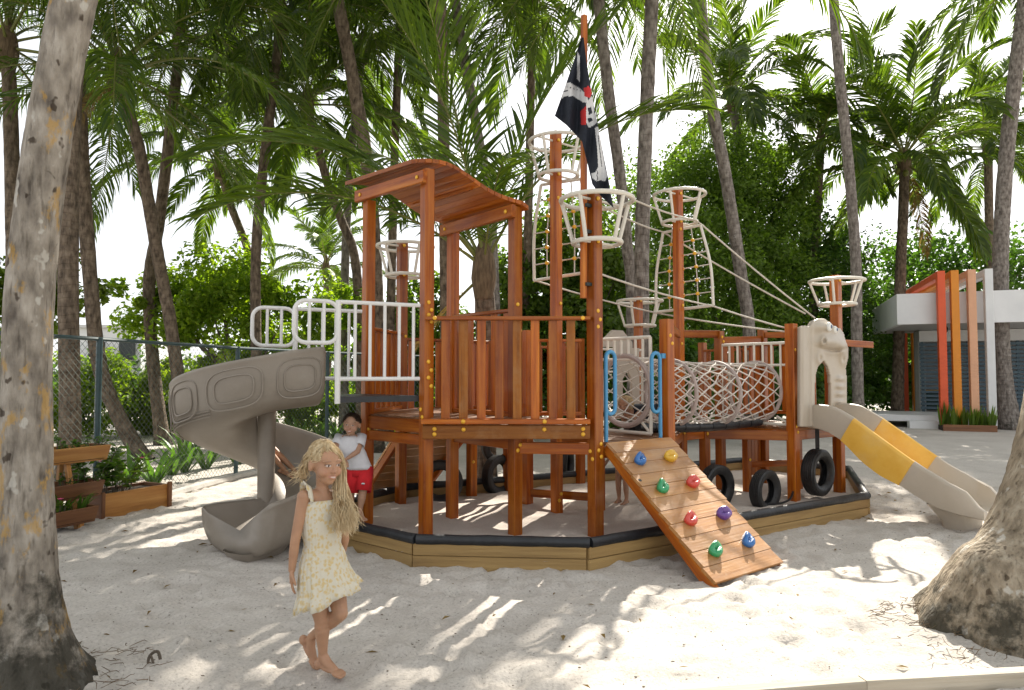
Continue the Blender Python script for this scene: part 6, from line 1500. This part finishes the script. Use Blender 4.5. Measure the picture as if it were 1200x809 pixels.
for s_, e_ in ((bsL, beL), (bsR, beR)):
    d = (e_ - s_).normalized(); Rq = frame(d); lathe_cloth('sleeve', [(s_ - d * .03, Rq.col[0], Rq.col[1], .050, .050), (s_ + d * .03, Rq.col[0], Rq.col[1], .050, .050), (s_.lerp(e_, .62), Rq.col[0], Rq.col[1], .050, .048)], M_tee, boy, 28, lambda i, a: .05 * math.sin(a * 4 + i), .004)
b = MB()
lathe_cloth('shorts_waist', [brg(419.5, 545, .110, .084, .045), brg(421, 551, .120, .09, .05), brg(421, 557, .124, .094, .05)], M_short, boy, 48, lambda i, a: .015 * math.sin(a * 9), .004)
for h_, k_ in ((bhL, bkL), (bhR, bkR)):
    d = (k_ - h_).normalized(); Rq = frame(d, brr); h0 = h_ - d * .03
    lathe_cloth('shorts_leg', [(h0, Rq.col[0], Rq.col[1], .080, .080), (h_.lerp(k_, .35), Rq.col[0], Rq.col[1], .079, .080), (h_.lerp(k_, .97), Rq.col[0], Rq.col[1], .078, .074)], M_short, boy, 36, lambda i, a: (.05 * math.sin(a * 5 + 1) if i else 0), .004)
b = MB(); lg = P(425.5, 567, DB - .10); b.sphere(lg, (.018, .006, .009), 10, 6); b.build('shorts_emblem', M_flagw, boy, 'all')
b = MB(); b.sphere(lg + Vector((0, -.004, -.0065)), (.013, .004, .0025), 8, 5); b.build('shorts_emblem_bar', M_navy, boy, 'all')
hs = cap_hair(Bb.head, low=.018, seed=3); rr = random.Random(3); c, Rm, k = Bb.head
hair_strands('hair', [[p - d * .004, p + d * .003 + Rm @ Vector((rr.gauss(0, .005), .010, .0)), p + d * .003 + Rm @ Vector((rr.gauss(0, .006), .022, -.008))] for p, d in hs[:4000]], M_hair_br, boy, .0018, 5)

# --- the child crawling in the net tunnel: only head and shoulders show
tc_ = P(733, 474, 8.05); tun_child = empty('person', (tc_.x, tc_.y, 1.05), 'fair haired child crawling inside the net tunnel', 'person'); Bt = Body()
Bt.make_head(tc_, (-.55, -.8, -.35), (-.2, -.35, .9), 1.0)
tb = Vector((tdir.x, tdir.y, 0)); sh = tc_ + tb * .12 - UP * .10; hp = sh + tb * .34 + UP * .02
Bt.limb([(tc_ + tb * .03 - UP * .04, .036), (sh, .05)]); Bt.limb([(sh, .085), (sh.lerp(hp, .5), .08), (hp, .085)])
for sg in (-1, 1):
    s_ = sh + tside * .09 * sg; e_ = s_ + Vector((0, 0, -.11)) - tb * .05; w_ = Vector((e_.x, e_.y, 1.10)) - tb * .04; Bt.limb([(sh, .06), (s_, .04), (e_, .028), (w_, .02)]); Bt.hand(w_, -tb, (0, 0, -1), tside * -sg, .9, .2)
    h_ = hp + tside * .06 * sg; k_ = Vector((h_.x, h_.y, 1.12)) - tb * .02; a_ = k_ + tb * .22; Bt.limb([(h_, .06), (k_, .042), (a_, .026), (a_ + tb * .08, .02)])
Bt.build('body', M_skin2, tun_child, .006, 2)
lathe_cloth('top', [(sh - tb * .05 + UP * .02, tside, UP, .07, .06), (sh - tb * .02, tside, UP, .115, .095), (sh.lerp(hp, .5), tside, UP, .105, .095), (hp, tside, UP, .11, .10)], M_navy, tun_child, 32, lambda i, a: .03 * math.sin(a * 6 + i), .004)
hs = cap_hair(Bt.head, seed=9); c, Rm, k = Bt.head
hair_strands('hair', [[p, p + d * .008 + Rm @ Vector((rr.gauss(0, .006), -.006, -.012)), p + d * .004 + Rm @ Vector((rr.gauss(0, .008), -.012, -.045))] for p, d in hs[:2200]], M_hair_b, tun_child, .003, 6)

# --- the child standing bent under the deck behind the ramp: lower legs show
gl = G(730, 590, .07); cu = empty('person', (gl.x, gl.y, .07), 'bare legged child standing in the sand behind the climbing ramp', 'person'); Bc = Body()
uf = Vector((-.6, -.8, 0)); ur = Vector((uf.y, -uf.x, 0)); pvc = Vector((gl.x, gl.y, .54)) - uf * .02; chc = pvc + Vector((0, 0, .22)) + uf * .12; hdc = chc + Vector((0, 0, .13)) + uf * .10
Bc.make_head(hdc, (uf.x, uf.y, -.3), (0, 0, 1), .88); Bc.limb([(hdc - UP * .04, .033), (chc, .07), (chc.lerp(pvc, .5), .075), (pvc, .08)])
for sg in (-1, 1):
    h_ = pvc + ur * .05 * sg; k_ = Vector((gl.x, gl.y, .31)) + ur * .05 * sg + uf * .02; a_ = Vector((gl.x, gl.y, .13)) + ur * .05 * sg; Bc.limb([(h_, .055), (k_, .035), (k_.lerp(a_, .4), .034), (a_, .022)]); Bc.foot(a_, uf, UP, .85, sg)
    s_ = chc + ur * .09 * sg + UP * .03; e_ = s_ - UP * .13 + uf * .03; w_ = e_ - UP * .08 + uf * .08; Bc.limb([(chc, .05), (s_, .033), (e_, .024), (w_, .016)]); Bc.hand(w_, (uf.x, uf.y, -.5), -ur * sg, uf, .8, .4)
Bc.build('body', M_skin2, cu, .006, 2)
lathe_cloth('shirt', [(chc + UP * .07, ur, uf, .05, .045), (chc + UP * .05, ur, uf, .10, .075), (chc, ur, uf, .105, .085), (pvc, ur, uf, .105, .095), (pvc - UP * .02, ur, uf, .11, .10)], HOLD_M['blue'], cu, 32, lambda i, a: .03 * math.sin(a * 5 + i), .004)
hs = cap_hair(Bc.head, seed=19); c, Rm, k = Bc.head
hair_strands('hair', [[p, p + d * .008 + Rm @ Vector((rr.gauss(0, .006), .004, -.006)), p + d * .008 + Rm @ Vector((rr.gauss(0, .008), .008, -.02))] for p, d in hs[:1500]], M_hair_br, cu, .003, 6)

# --- the child coming down the spiral slide: a bent leg shows past the column
us = NP * .52
sp_ = lambda u, r, h: slide_pt(u, r, h)
cs = empty('person', sp_(us, 0, .02), 'child riding the spiral slide with one bare leg showing past the column', 'person'); Bs = Body()
p_hip = sp_(us - 4, .02, .10); p_ch = sp_(us - 7, .0, .33); p_hd = sp_(us - 7.5, .0, .52); fwd = (sp_(us, 0, 0) - sp_(us - 6, 0, 0)).normalized()
Bs.make_head(p_hd, (fwd.x, fwd.y, 0), UP, .92); Bs.limb([(p_hd - UP * .05, .034), (p_ch, .075), (p_ch.lerp(p_hip, .5), .078), (p_hip, .082)])
for sg, du in ((-1, 0), (1, 1.5)):
    h_ = p_hip.copy() + Vector((-fwd.y, fwd.x, 0)) * .05 * sg; k_ = sp_(us + 1.2 + du, .05 * sg, .20); a_ = sp_(us + 5.5 + du, .05 * sg, .08); Bs.limb([(h_, .06), (k_, .040), (k_.lerp(a_, .35), .037), (a_, .023)]); Bs.foot(a_, (a_ - k_).normalized() + UP * .5, UP + fwd * -.3, .95, sg)
    s_ = p_ch + Vector((-fwd.y, fwd.x, 0)) * .09 * sg + UP * .03; e_ = s_ - UP * .13; w_ = e_ - UP * .06 + fwd * .09; Bs.limb([(p_ch, .05), (s_, .033), (e_, .024), (w_, .017)]); Bs.hand(w_, fwd, -UP, Vector((-fwd.y, fwd.x, 0)) * -sg, .85, .3)
Bs.build('body', M_skin, cs, .006, 2)
sr_ = Vector((fwd.y, -fwd.x, 0)).normalized(); ff = Vector((fwd.x, fwd.y, 0)).normalized()
lathe_cloth('shirt', [(p_ch + UP * .07, sr_, ff, .05, .045), (p_ch + UP * .05, sr_, ff, .10, .075), (p_ch, sr_, ff, .105, .085), (p_hip, sr_, ff, .105, .095)], M_tee, cs, 32, lambda i, a: .03 * math.sin(a * 5 + i), .004)
hs = cap_hair(Bs.head, seed=29); c, Rm, k = Bs.head
hair_strands('hair', [[p, p + d * .008 + Rm @ Vector((rr.gauss(0, .006), .004, -.006)), p + d * .008 + Rm @ Vector((rr.gauss(0, .008), .008, -.02))] for p, d in hs[:1500]], M_hair_br, cs, .003, 6)
